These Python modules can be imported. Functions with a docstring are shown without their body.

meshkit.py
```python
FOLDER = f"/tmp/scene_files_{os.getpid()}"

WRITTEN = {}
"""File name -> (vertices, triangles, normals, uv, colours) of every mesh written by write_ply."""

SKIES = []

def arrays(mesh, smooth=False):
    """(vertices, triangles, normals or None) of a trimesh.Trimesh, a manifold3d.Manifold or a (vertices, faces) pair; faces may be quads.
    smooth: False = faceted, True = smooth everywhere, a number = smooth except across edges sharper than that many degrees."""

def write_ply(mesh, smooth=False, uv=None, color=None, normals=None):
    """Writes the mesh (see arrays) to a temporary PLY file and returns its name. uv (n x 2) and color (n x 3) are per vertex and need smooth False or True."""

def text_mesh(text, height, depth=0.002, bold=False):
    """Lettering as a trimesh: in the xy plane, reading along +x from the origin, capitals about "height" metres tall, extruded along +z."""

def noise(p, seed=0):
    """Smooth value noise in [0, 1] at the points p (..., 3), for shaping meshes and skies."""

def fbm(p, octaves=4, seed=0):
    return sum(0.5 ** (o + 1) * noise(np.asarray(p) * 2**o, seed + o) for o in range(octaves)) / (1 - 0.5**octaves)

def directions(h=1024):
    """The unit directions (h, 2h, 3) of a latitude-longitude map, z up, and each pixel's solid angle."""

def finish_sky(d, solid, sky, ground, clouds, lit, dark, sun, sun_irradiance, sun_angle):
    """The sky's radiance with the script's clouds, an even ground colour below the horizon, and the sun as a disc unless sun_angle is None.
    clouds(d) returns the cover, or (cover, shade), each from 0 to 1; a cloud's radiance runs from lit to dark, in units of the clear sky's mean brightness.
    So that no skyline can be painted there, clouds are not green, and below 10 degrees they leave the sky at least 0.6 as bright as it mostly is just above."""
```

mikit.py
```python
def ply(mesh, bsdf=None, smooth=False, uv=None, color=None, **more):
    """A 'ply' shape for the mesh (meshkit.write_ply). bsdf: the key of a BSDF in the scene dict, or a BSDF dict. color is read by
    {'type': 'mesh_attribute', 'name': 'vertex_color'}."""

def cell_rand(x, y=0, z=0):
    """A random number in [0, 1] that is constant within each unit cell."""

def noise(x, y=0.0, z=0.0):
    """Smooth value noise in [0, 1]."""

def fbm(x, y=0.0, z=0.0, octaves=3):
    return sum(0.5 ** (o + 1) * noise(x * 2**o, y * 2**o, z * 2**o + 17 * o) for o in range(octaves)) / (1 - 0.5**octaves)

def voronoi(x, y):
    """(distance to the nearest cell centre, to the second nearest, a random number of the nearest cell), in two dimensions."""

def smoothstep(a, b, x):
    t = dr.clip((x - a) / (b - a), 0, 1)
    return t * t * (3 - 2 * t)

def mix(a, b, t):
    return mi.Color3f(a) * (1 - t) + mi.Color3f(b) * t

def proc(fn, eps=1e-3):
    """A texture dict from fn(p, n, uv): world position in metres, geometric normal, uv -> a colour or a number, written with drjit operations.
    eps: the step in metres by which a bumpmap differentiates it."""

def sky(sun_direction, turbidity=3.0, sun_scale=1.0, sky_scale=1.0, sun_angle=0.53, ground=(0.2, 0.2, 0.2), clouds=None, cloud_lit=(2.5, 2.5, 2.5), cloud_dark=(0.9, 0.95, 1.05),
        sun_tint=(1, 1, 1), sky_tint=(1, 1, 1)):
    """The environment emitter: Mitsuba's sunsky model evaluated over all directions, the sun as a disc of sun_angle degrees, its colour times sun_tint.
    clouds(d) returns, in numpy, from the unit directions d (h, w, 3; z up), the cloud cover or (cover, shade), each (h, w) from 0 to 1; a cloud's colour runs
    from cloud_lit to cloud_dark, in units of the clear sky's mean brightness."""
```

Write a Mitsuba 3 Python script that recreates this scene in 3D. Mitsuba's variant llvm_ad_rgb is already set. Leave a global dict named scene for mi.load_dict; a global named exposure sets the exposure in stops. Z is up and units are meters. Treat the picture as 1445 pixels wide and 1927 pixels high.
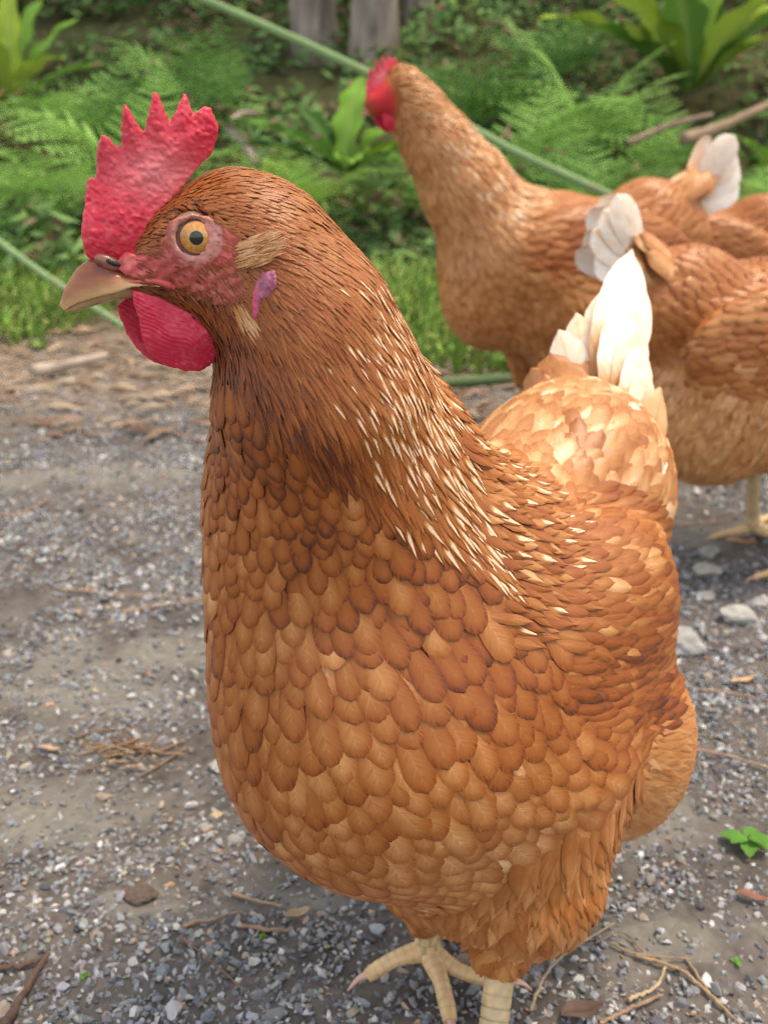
import math, random, numpy as np, trimesh, mitsuba as mi, drjit as dr, mikit, meshkit
from scipy.spatial import cKDTree
from scipy.ndimage import map_coordinates, gaussian_filter

# ------------------------------------------------------------------ camera, sky, exposure
F_PX, CX, CY, W_PX, H_PX = 1800.0, 722.5, 963.5, 1445, 1927
CAM = np.array([0.0, 0.0, 0.40]); PITCH = math.radians(22.0)
FWD = np.array([0, math.cos(PITCH), -math.sin(PITCH)]); UP = np.array([0, math.sin(PITCH), math.cos(PITCH)]); RIGHT = np.array([1.0, 0, 0])
T = mi.ScalarTransform4f
scene, labels = {}, {}
exposure = 2.74
scene['camera'] = {'type': 'thinlens', 'fov': math.degrees(2 * math.atan(W_PX / 2 / F_PX)), 'fov_axis': 'x', 'aperture_radius': 0.00125, 'focus_distance': 0.325,
                   'near_clip': 0.02, 'far_clip': 200.0,
                   'to_world': T().look_at(origin=CAM.tolist(), target=(CAM + FWD).tolist(), up=[0, 0, 1])}
SUN = (0.34, 0.02, 0.94)
def cloud_fn(d):
    n = meshkit.fbm(d * np.array([2.0, 2.0, 3.5]) + 3.1, 4, 5)
    return np.clip(0.82 + 0.5 * (n - 0.5), 0, 1), np.clip(1.6 * (n - 0.35), 0, 1)
scene['sky'] = mikit.sky(SUN, turbidity=3, sun_scale=0.36, sun_angle=16, clouds=cloud_fn, ground=(0.12, 0.12, 0.08), sun_tint=(1.0, 0.97, 0.93))

# ------------------------------------------------------------------ helpers
def P(px, py, d):            # a point seen at (px, py) at depth d along the lens axis
    return CAM + d * (FWD + (px - CX) / F_PX * RIGHT - (py - CY) / F_PX * UP)
def G(px, py, z=0.0):        # the point of the level z seen at (px, py)
    r = FWD + (px - CX) / F_PX * RIGHT - (py - CY) / F_PX * UP
    return CAM + r * ((z - CAM[2]) / r[2])
def unit(v):
    v = np.asarray(v, float); return v / np.maximum(np.linalg.norm(v, axis=-1, keepdims=True), 1e-12)
def sstep(a, b, x):
    t = np.clip((np.asarray(x, float) - a) / (b - a), 0, 1); return t * t * (3 - 2 * t)
_count = {}
def key(name, parent=None):
    base = (parent + '__' if parent else '') + name
    n = _count.get(base, 0); _count[base] = n + 1
    return base if n == 0 else f'{base}_{n:03d}'
def tag(k, label=None, cat=None, group=None, kind=None):
    labels[k] = {a: b for a, b in (('label', label), ('category', cat), ('group', group), ('kind', kind)) if b}
def add(name, mesh, bsdf, parent=None, smooth=False, uv=None, color=None, label=None, cat=None, group=None, kind=None):
    k = key(name, parent)
    scene[k] = mikit.ply(mesh, bsdf, smooth=smooth, uv=uv, color=color)
    if label or cat or group or kind: tag(k, label, cat, group, kind)
    return k
def tri(q):
    q = np.asarray(q); return np.vstack([q[:, [0, 1, 2]], q[:, [0, 2, 3]]])

def surface_nets(F, lo, h):
    """A smooth mesh of the zero level of the grid F (negative inside)."""
    s = F < 0
    c = s[:-1, :-1, :-1].astype(np.int8)
    for a, b, e in ((0,0,1),(0,1,0),(0,1,1),(1,0,0),(1,0,1),(1,1,0),(1,1,1)):
        c = c + s[a:s.shape[0]-1+a, b:s.shape[1]-1+b, e:s.shape[2]-1+e]
    idx = np.argwhere((c > 0) & (c < 8))
    ids = np.full(c.shape, -1, np.int64); ids[tuple(idx.T)] = np.arange(len(idx))
    acc = np.zeros((len(idx), 3)); cnt = np.zeros(len(idx))
    corners = [np.array(x) for x in np.ndindex(2, 2, 2)]
    for a in corners:
        for ax in range(3):
            if a[ax] == 0:
                b = a.copy(); b[ax] = 1
                fa = F[tuple((idx + a).T)]; fb = F[tuple((idx + b).T)]
                m = (fa < 0) != (fb < 0)
                t = fa[m] / (fa[m] - fb[m])
                p = idx[m] + a; p = p.astype(float); p[:, ax] += t
                acc[m] += p; cnt[m] += 1
    v = acc / cnt[:, None] * h + np.asarray(lo)
    quads = []
    for ax in range(3):
        o = [1, 1, 1]; o[ax] = 0
        sl0 = tuple(slice(1, n - 1) if k != ax else slice(0, n - 1) for k, n in enumerate(F.shape))
        sl1 = tuple(slice(1, n - 1) if k != ax else slice(1, n) for k, n in enumerate(F.shape))
        e = np.argwhere(s[sl0] != s[sl1]) + np.array([1 if k != ax else 0 for k in range(3)])
        if not len(e): continue
        neg = s[tuple(e.T)]
        b, cc = [k for k in range(3) if k != ax]
        db = np.zeros(3, int); db[b] = 1; dc = np.zeros(3, int); dc[cc] = 1
        q = np.stack([ids[tuple((e - db - dc).T)], ids[tuple((e - dc).T)], ids[tuple(e.T)], ids[tuple((e - db).T)]], 1)
        flip = neg if ax != 1 else ~neg
        q = np.where(flip[:, None], q, q[:, ::-1])
        quads.append(q[(q >= 0).all(1)])
    return v, tri(np.vstack(quads))

def zoom_grid(C, n, k):
    for ax in range(3):
        x = np.arange(n[ax]) / k; i = np.minimum(x.astype(int), C.shape[ax] - 2); t = (x - i).astype(np.float32)
        t = t.reshape([-1 if a == ax else 1 for a in range(3)])
        C = np.take(C, i, ax) * (1 - t) + np.take(C, i + 1, ax) * t
    return C
class Field:
    """A signed distance sampled on a grid, with its gradient."""
    def __init__(self, fn, lo, hi, h, band=.012):
        self.lo, self.h = np.asarray(lo, float), h
        ax = [np.arange(a, b, h) for a, b in zip(lo, hi)]
        n = [len(a) for a in ax]; m = [x // 5 + 2 for x in n]
        C = np.stack(np.meshgrid(*[self.lo[k] + np.arange(m[k]) * h * 5 for k in range(3)], indexing='ij'), -1)
        C = fn(C.reshape(-1, 3)).reshape(m).astype(np.float32)
        self.F = zoom_grid(C, n, 5)
        i = np.nonzero(np.abs(self.F) < max(5 * h, band))       # only near the surface is it worked out finely
        self.F[i] = fn(np.stack([ax[k][i[k]] for k in range(3)], -1))
        self.Gd = None
    def d(self, p):
        return map_coordinates(self.F, ((p - self.lo) / self.h).reshape(-1, 3).T, order=1, mode='nearest').reshape(p.shape[:-1])
    def g(self, p):
        if self.Gd is None: self.Gd = [g.astype(np.float32) for g in np.gradient(gaussian_filter(self.F, 1.0), self.h)]
        c = ((p - self.lo) / self.h).reshape(-1, 3).T
        return unit(np.stack([map_coordinates(g, c, order=1, mode='nearest') for g in self.Gd], -1).reshape(p.shape))
    def mesh(self): return surface_nets(self.F, self.lo, self.h)
    def project(self, p, off=0.0, n=2):
        for _ in range(n): p = p - self.g(p) * (self.d(p) - off)[..., None]
        return p

def smin(a, b, k):
    h = np.clip(0.5 + 0.5 * (b - a) / k, 0, 1); return b * (1 - h) + a * h - k * h * (1 - h)
def ellip(X, c, r, R=None):
    q = X - c
    if R is not None: q = q @ np.asarray(R).T
    r = np.asarray(r); k0 = np.linalg.norm(q / r, axis=-1); k1 = np.linalg.norm(q / (r * r), axis=-1)
    return k0 * (k0 - 1) / np.maximum(k1, 1e-9)
def tube_sdf(X, pts, rad, k=0.0):
    out = None
    for a, b, ra, rb in zip(pts[:-1], pts[1:], rad[:-1], rad[1:]):
        a, b = np.asarray(a, float), np.asarray(b, float)
        t = np.clip(((X - a) @ (b - a)) / ((b - a) @ (b - a)), 0, 1)
        d = np.linalg.norm(X - a - t[..., None] * (b - a), axis=-1) - (ra + (rb - ra) * t)
        out = d if out is None else (np.minimum(out, d) if k == 0 else smin(out, d, k))
    return out
def catmull(pts, n=8):
    p = np.asarray(pts, float); p = np.vstack([2 * p[0] - p[1], p, 2 * p[-1] - p[-2]]); out = []
    for i in range(1, len(p) - 2):
        for t in np.arange(n) / n:
            out.append(0.5 * (2 * p[i] + (p[i+1] - p[i-1]) * t + (2*p[i-1] - 5*p[i] + 4*p[i+1] - p[i+2]) * t*t + (3*p[i] - p[i-1] - 3*p[i+1] + p[i+2]) * t**3))
    return np.array(out + [p[-2]])
def tube(points, radii, sides=8, cap=True):
    p = np.asarray(points, float); n = len(p); radii = np.broadcast_to(radii, (n,))
    t = unit(np.gradient(p, axis=0))
    a = unit(np.cross(t[0], [0.31, 0.17, 0.93] if abs(t[0][2]) < .9 else [1, 0, 0])); A = []
    for i in range(n):
        a = unit(a - t[i] * (a @ t[i])); A.append(a)
    A = np.array(A); B = np.cross(t, A); ang = np.arange(sides) * 2 * np.pi / sides
    v = (p[:, None] + radii[:, None, None] * (np.cos(ang)[None, :, None] * A[:, None] + np.sin(ang)[None, :, None] * B[:, None])).reshape(-1, 3)
    i, j = np.meshgrid(np.arange(n - 1), np.arange(sides), indexing='ij')
    q = np.stack([i*sides+j, i*sides+(j+1)%sides, (i+1)*sides+(j+1)%sides, (i+1)*sides+j], -1).reshape(-1, 4)
    f = tri(q)
    if cap:
        v = np.vstack([v, p[:1], p[-1:]]); k = np.arange(sides); m = n * sides
        f = np.vstack([f, np.stack([(k+1)%sides, k, k*0+m], 1), np.stack([(n-1)*sides+k, (n-1)*sides+(k+1)%sides, k*0+m+1], 1)])
    return v, f
def join(parts):
    V, Fc, n = [], [], 0
    for v, f in parts: V.append(np.asarray(v)); Fc.append(np.asarray(f) + n); n += len(v)
    return np.vstack(V), np.vstack(Fc)
def scatter(v, f, n, rng, spacing=None):
    """Random points on a mesh with their smooth normals, at least spacing apart."""
    a = np.linalg.norm(np.cross(v[f[:, 1]] - v[f[:, 0]], v[f[:, 2]] - v[f[:, 0]]), axis=1)
    i = rng.choice(len(f), n, p=a / a.sum()); r1, r2 = np.sqrt(rng.random(n)), rng.random(n)
    p = v[f[i, 0]] * (1 - r1)[:, None] + v[f[i, 1]] * (r1 * (1 - r2))[:, None] + v[f[i, 2]] * (r1 * r2)[:, None]
    if spacing is not None:
        keep, dead = [], np.zeros(n, bool); sp = np.broadcast_to(spacing(p) if callable(spacing) else spacing, (n,))
        tree = cKDTree(p)
        near = tree.query_ball_point(p, sp)
        for k in range(n):
            if not dead[k]:
                keep.append(k); dead[near[k]] = True
        p = p[keep]
    return p
# ------------------------------------------------------------------ materials
def rgb(*c): return {'type': 'rgb', 'value': list(c)}
PAL = [(0.0, (.050, .014, .006)), (.16, (.110, .028, .008)), (.32, (.270, .070, .010)), (.48, (.350, .122, .026)), (.62, (.49, .215, .070)), (.76, (.66, .39, .18)), (.88, (.80, .62, .44)), (1.0, (.90, .87, .82))]
def palette(t):
    c = mi.Color3f(*PAL[0][1])
    for (a, _), (b, col) in zip(PAL[:-1], PAL[1:]):
        c = mikit.mix(c, mi.Color3f(*col), dr.clip((t - a) / (b - a), 0, 1))
    return c
def feather_color(p, n, uv):
    i = dr.floor(uv.x / 2); j = dr.floor(uv.y / 2); u = uv.x - 2 * i; v = uv.y - 2 * j; a = dr.abs(u - .5) * 2
    tone = i / 31
    barb = mikit.noise(v * 46 - a * 15 + i * 7.3, dr.select(u > .5, 3.0, 11.0) + a * 1.5, p.x * 120 + p.z * 90)
    wide = mikit.noise(p.x * 160, p.y * 160, p.z * 160)
    t = tone + .125 * (barb - .5) + .07 * (wide - .5)
    r = dr.sqrt(dr.square(a) + dr.square(dr.maximum((v - .58) / .42, 0)))      # 1 on the outline of the tip
    contour = (j < .5) | ((j > 4.5) & (j < 5.5))
    edge = mikit.smoothstep(.42, 1.0, r + .22 * (barb - .5)) * dr.select(contour, 1.0, 0.0)
    t = t - .145 * edge * dr.select(j < .5, 1.0, .5) + dr.select(contour, .045, 0.0) * (1 - mikit.smoothstep(.0, .55, r))
    t = t + dr.select(contour, .16, .05) * (barb - .5) * mikit.smoothstep(.55, 1.0, r)      # barbs part towards the rim
    shaft = mikit.smoothstep(.075, .015, a) * mikit.smoothstep(.95, .7, v) * dr.select(contour, 1.0, 0.0)
    t = t + .032 * shaft
    # laced neck feathers: a cream streak along the middle of a rust feather
    streak = mikit.smoothstep(.62, .30, a + .35 * (barb - .5)) * mikit.smoothstep(.42, .62, v) * mikit.smoothstep(1.0, .90, v)
    t = dr.select((j > .5) & (j < 1.5), dr.lerp(t, .86, streak), t)
    t = dr.select((j > 1.5) & (j < 2.5), t - .08 * a + .05 * mikit.smoothstep(.3, .9, v), t)
    t = dr.select((j > 2.5) & (j < 3.5), dr.maximum(t - .30 * mikit.smoothstep(.42, .05, v), .60) - .07 * mikit.smoothstep(.09, .02, a) - .10 * dr.maximum(barb - .55, 0), t)      # white tail feathers are buff at the root
    return palette(dr.clip(t, 0, 1))
scene['feather'] = {'type': 'twosided', 'bsdf': {'type': 'principled', 'base_color': mikit.proc(feather_color), 'roughness': .42, 'specular': .45, 'sheen': .25, 'sheen_tint': .6}}
def vcol(rough=.6, spec=.3, **k): return {'type': 'twosided', 'bsdf': {'type': 'principled', 'base_color': {'type': 'mesh_attribute', 'name': 'vertex_color'}, 'roughness': rough, 'specular': spec, **k}}
scene['painted'] = vcol(.75, .2)              # colour of each vertex
scene['horn'] = vcol(.27, .55)
scene['wet'] = vcol(.06, .6, clearcoat=1.0, clearcoat_gloss=.98)
scene['comb_skin'] = vcol(.42, .42)
scene['leaf'] = {'type': 'principledthin', 'base_color': {'type': 'mesh_attribute', 'name': 'vertex_color'}, 'roughness': .5, 'diff_trans': .45, 'eta': 1.4}
scene['down'] = {'type': 'twosided', 'bsdf': {'type': 'principled', 'base_color': {'type': 'mesh_attribute', 'name': 'vertex_color'}, 'roughness': .9, 'specular': .1}}
# ------------------------------------------------------------------ the hen in front: its body as one field
HF = unit([-0.58, -0.815, 0.0]); HL = np.array([-HF[1], HF[0], 0.0]); HU = np.array([0, 0, 1.0])   # forward, left, up of its body
def frame(pitch, yaw=0.0):
    f = HF * math.cos(yaw) + HL * math.sin(yaw); l = np.cross(HU, f)
    f2 = f * math.cos(pitch) + HU * math.sin(pitch); u = np.cross(f2, l)
    return np.stack([f2, l, u])
HC = P(835, 1225, .425)
KF = unit([-.966, -.26, 0.0]); KL = np.array([-KF[1], KF[0], 0.0])       # the head's forward and left
K0 = P(367, 443, .292)
def HP(px, py, c=0.0):       # a point of the plane c metres to the left of the head's middle plane
    r = FWD + (px - CX) / F_PX * RIGHT - (py - CY) / F_PX * UP
    return CAM + r * (((K0 + c * KL - CAM) @ KL) / (r @ KL))
def head_sdf(X):
    n = tube_sdf(X, [HP(430, 428), HP(490, 475), HP(560, 580)], [.0148, .0180, .0215], .012)
    n = smin(n, tube_sdf(X, [HP(440, 440), HP(345, 460), HP(265, 508), HP(225, 524)], [.0150, .0122, .0072, .0042]), .008)
    return smin(n, tube_sdf(X, [HP(480, 530), HP(400, 552), HP(300, 545)], [.0150, .0105, .0055]), .008)
WING_C = P(1112, 1195, .434)
def wing_sdf(X): return ellip(X, WING_C, (.074, .029, .056), frame(.28, -.05))
def fluff_sdf(X): return ellip(X, P(1165, 1400, .475), (.043, .036, .050), frame(0))
THIGH = [P(965, 1450, .425), P(985, 1640, .428), P(945, 1790, .432)]
TAIL_P = [P(1060, 900, .500), P(1085, 830, .528), P(1100, 765, .548)]
def cushion_sdf(X): return tube_sdf(X, TAIL_P, [.036, .029, .016], .01)
def thigh_sdf(X): return tube_sdf(X, THIGH, [.050, .036, .0125])
NECK = [HP(490, 475), P(580, 615, .306), P(603, 740, .320), P(655, 890, .350), P(730, 1040, .385)]
def hen_a_sdf(X):
    d = ellip(X, HC, (.100, .074, .090), frame(.25))
    d = smin(d, ellip(X, P(650, 1130, .372), (.050, .051, .090), frame(.3)), .03)
    d = smin(d, ellip(X, P(740, 1385, .398), (.062, .060, .062), frame(.0)), .03)
    d = smin(d, ellip(X, P(1030, 915, .485), (.065, .044, .040), frame(-.30)), .03)
    d = smin(d, cushion_sdf(X), .035)
    d = smin(d, ellip(X, P(1138, 990, .495), (.045, .029, .050), frame(-.1)), .03)
    d = smin(d, ellip(X, P(560, 960, .352), (.030, .033, .055), frame(.1)), .025)
    d = smin(d, fluff_sdf(X), .040)
    d = smin(d, wing_sdf(X), .012)
    d = smin(d, thigh_sdf(X), .03)
    d = smin(d, tube_sdf(X, [P(810, 1500, .435), P(810, 1640, .455), P(797, 1735, .468)], [.046, .026, .009]), .03)
    d = smin(d, tube_sdf(X, NECK, [.0180, .0250, .0345, .043, .057], .012), .018) + .0018
    d = smin(d, head_sdf(X), .012)
    for c in (.0115, -.0115): d = np.maximum(d, -(np.linalg.norm(X - HP(368, 445, c), axis=-1) - .0080))     # eye sockets
    return d
A = Field(hen_a_sdf, [-.13, .21, .02], [.25, .66, .44], .0025)

FEATHER = 0
def w_round(s): return np.where(s < .64, .5 + .5 * np.sin(np.clip(s / .64, 0, 1) * np.pi / 2), np.clip(1 - (np.clip(s - .64, 0, 1) / .36) ** 2.2, 0, 1) ** (1 / 2.1))
def w_lance(s): return np.where(s < .5, .6 + .4 * s / .5, np.clip(1 - ((s - .5) / .5) ** 1.6, 0, 1))
def w_tail(s): return np.where(s < .42, .42 + .58 * np.sin(s / .42 * np.pi / 2), np.clip(1 - (np.clip(s - .42, 0, 1) / .58) ** 2.1, 0, 1) ** .8)
def w_blade(s): return np.clip(np.where(s < .7, .35 + .65 * np.sin(s / .7 * np.pi / 2), np.sqrt(np.clip(1 - ((s - .7) / .3) ** 2.2, 0, 1))), 0, 1)
def feathers(field, X, Tn, L, W, tone, style, rng, rows=7, cols=5, h0=.0006, kh=.0030, shape=w_round, camber=.30, rag=.0, twist=.0, curl=0.0, drop=0.0):
    """Feathers that lie like shingles on a field's surface; returns vertices (n, rows * cols, 3), their uv, and one feather's triangles."""
    n = len(X); b = lambda v: np.broadcast_to(np.asarray(v, float), (n,))
    L, W, kh, tone = b(L), b(W), b(kh) * rng.uniform(.75, 1.3, n), b(tone)
    N = field.g(X); Tn = unit(Tn - N * (Tn * N).sum(-1, keepdims=True))
    a = rng.normal(0, 1, n) * twist
    B0 = np.cross(N, Tn); Tn = Tn * np.cos(a)[:, None] + B0 * np.sin(a)[:, None]; B = np.cross(N, Tn)
    m = rows // 3 + 1; s = np.r_[np.linspace(0, .64, m, endpoint=False), .64 + .36 * np.sin(np.linspace(0, np.pi / 2, rows - m))]; u = np.linspace(-1, 1, cols)
    S, U = np.meshgrid(s, u, indexing='ij')
    w = np.repeat(shape(s)[:, None], cols, 1)
    w[-1] = np.maximum(w[-1], .10)
    Sj = S[None] + rng.normal(0, 1, (n, rows, cols)) * rag * (S[None] > .75) * .5
    pos = X[:, None, None] + Tn[:, None, None] * ((Sj - .5) * L[:, None, None])[..., None] + B[:, None, None] * (U * w * W[:, None, None] * (1 + rag * rng.normal(0, .5, (n, rows, cols))))[..., None]
    off = h0 * rng.uniform(.5, 2., n)[:, None, None] + kh[:, None, None] * S + camber * W[:, None, None] * (1 - U * U - .5) * (.3 + .7 * S) + curl * L[:, None, None] * S ** 3
    for _ in range(2): pos = pos + field.g(pos) * (off - field.d(pos))[..., None]
    if drop: pos[..., 2] -= drop * L[:, None, None] * S ** 2
    i = np.clip((tone * 31).round(), 0, 31)
    uv = np.stack([(U * .47 + .5)[None] + 2 * i[:, None, None], np.broadcast_to((S * .96 + .02)[None], (n, rows, cols)) + 2 * np.broadcast_to(np.asarray(style, float), (n,))[:, None, None]], -1)
    r, c = np.meshgrid(np.arange(rows - 1), np.arange(cols - 1), indexing='ij')
    q = np.stack([r*cols+c, r*cols+c+1, (r+1)*cols+c+1, (r+1)*cols+c], -1).reshape(-1, 4)
    return pos.reshape(n, -1, 3), uv.reshape(n, -1, 2), tri(q)
def fuse(*blocks):
    V, U, Fc, k = [], [], [], 0
    for p, uv, f in blocks:
        n, m = p.shape[:2]
        V.append(p.reshape(-1, 3)); U.append(uv.reshape(-1, 2)); Fc.append((f[None] + (np.arange(n) * m)[:, None, None]).reshape(-1, 3) + k); k += n * m
    return np.vstack(V), np.vstack(Fc), np.vstack(U)
def pick(block, i): return block[0][i], block[1][i], block[2]
def add_plumage(name, block, parent, best=0, part=None, rank=None, label=None):
    """The best feathers as parts of their own, all others as one part."""
    if best:
        o = np.argsort(-rank); one = o[:best]; rest = o[best:]
        for k in one: add(part, (block[0][k], block[2]), 'feather', parent, smooth=True, uv=block[1][k])
        block = pick(block, rest)
    if len(block[0]):
        v, f, uv = fuse(block)
        add(name, (v, f), 'feather', parent, smooth=True, uv=uv, kind='stuff', label=label)
def blade(root, tip, nrm, half, tone, style, rng, rows=12, cols=7, bend=.08, camber=.25, shape=w_blade):
    """A single free feather from root to tip."""
    root, tip = np.asarray(root), np.asarray(tip); t = tip - root; L = np.linalg.norm(t); t = t / L
    n = unit(nrm - t * (nrm @ t)); b = np.cross(n, t)
    s, u = np.meshgrid(np.linspace(0, 1, rows), np.linspace(-1, 1, cols), indexing='ij')
    w = shape(s); w[-1] = np.maximum(w[-1], .06)
    p = root + (s * L)[..., None] * t + (u * w * half)[..., None] * b + (bend * L * np.sin(s * np.pi) + camber * half * (1 - u * u))[..., None] * n
    p += rng.normal(0, half * .012, p.shape)
    uv = np.stack([u * .47 + .5 + 2 * round(tone * 31), s * .96 + .02 + 2 * style], -1)
    r, c = np.meshgrid(np.arange(rows - 1), np.arange(cols - 1), indexing='ij')
    q = np.stack([r*cols+c, r*cols+c+1, (r+1)*cols+c+1, (r+1)*cols+c], -1).reshape(-1, 4)
    return p.reshape(1, -1, 3), uv.reshape(1, -1, 2), tri(q)
class Spine:
    """The line from head to tail along which the plumage flows."""
    def __init__(self, pts, sigma=.03):
        self.p = catmull(pts, 10); self.t = unit(np.gradient(self.p, axis=0)); self.sig = sigma; self.u = np.linspace(0, 1, len(self.p))
    def at(self, X):
        d2 = ((X[:, None] - self.p[None]) ** 2).sum(-1); d2 -= d2.min(1, keepdims=True)
        w = np.exp(-d2 / (2 * self.sig ** 2)); w /= w.sum(1, keepdims=True)
        return w @ self.u, unit(w @ self.t)
# ------------------------------------------------------------------ hen in front: head parts
def head_local(X): q = X - K0; return np.stack([q @ KF, q[..., 2], q @ KL], -1)
def head_world(q): return K0 + q[..., :1] * KF + q[..., 1:2] * HU + q[..., 2:3] * KL
def outline(px, c=0.0): return head_local(np.array([HP(x, y, c) for x, y in px]))[:, :2]
def poly_sdf(ab, poly):
    """Signed distance in the plane to a polygon (negative inside)."""
    a = poly; b = np.roll(poly, -1, 0); d = np.full(ab.shape[:-1], 9.0); ins = np.zeros(ab.shape[:-1], bool)
    for p, q in zip(a, b):
        e = q - p; t = np.clip(((ab - p) @ e) / (e @ e + 1e-18), 0, 1)
        d = np.minimum(d, np.linalg.norm(ab - p - t[..., None] * e, axis=-1))
        with np.errstate(divide='ignore', invalid='ignore'):
            cr = ((p[1] > ab[..., 1]) != (q[1] > ab[..., 1])) & (ab[..., 0] < (q[0] - p[0]) * (ab[..., 1] - p[1]) / (q[1] - p[1] + 1e-18) + p[0])
        ins ^= cr
    return np.where(ins, -d, d)
def head_grid(lo, hi, h):
    ax = [np.arange(a, b, h) for a, b in zip(lo, hi)]
    return np.stack(np.meshgrid(*ax, indexing='ij'), -1)
def sheet_part(poly, c0, thick, rnd, h, bump=None):
    """A fleshy sheet with this outline in the head's plane; c0 and thick are functions of (a, b, depth inside)."""
    lo = np.r_[poly.min(0) - .003, -.02]; hi = np.r_[poly.max(0) + .003, .026]
    ab = head_grid(np.r_[lo[:2], 0], np.r_[hi[:2], h / 2], h)[:, :, 0]
    d2 = poly_sdf(ab[..., :2], poly); c = c0(ab[..., 0], ab[..., 1], -d2)
    lo[2], hi[2] = c.min() - .005, c.max() + .005
    X = head_grid(lo, hi, h)
    th = thick(ab[..., 0], ab[..., 1], np.maximum(-d2, 0))
    w0 = d2[:, :, None] + rnd; w1 = np.abs(X[..., 2] - c[:, :, None]) - th[:, :, None] + rnd
    Fd = np.minimum(np.maximum(w0, w1), 0) + np.hypot(np.maximum(w0, 0), np.maximum(w1, 0)) - rnd
    if bump is not None: Fd = Fd - bump(X)
    v, f = surface_nets(Fd, lo, h)
    return v, f
def skin(q, base, pale, amt=.5, f=900, seed=1):
    n = meshkit.fbm(q * f, 3, seed)[:, None]; m = meshkit.fbm(q * f * .18, 2, seed + 7)[:, None]
    t = np.clip((n - .45) * 2.2 * amt + (m - .5) * 1.2 * amt, 0, 1)
    return np.asarray(base) * (1 - t) + np.asarray(pale) * t

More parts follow.
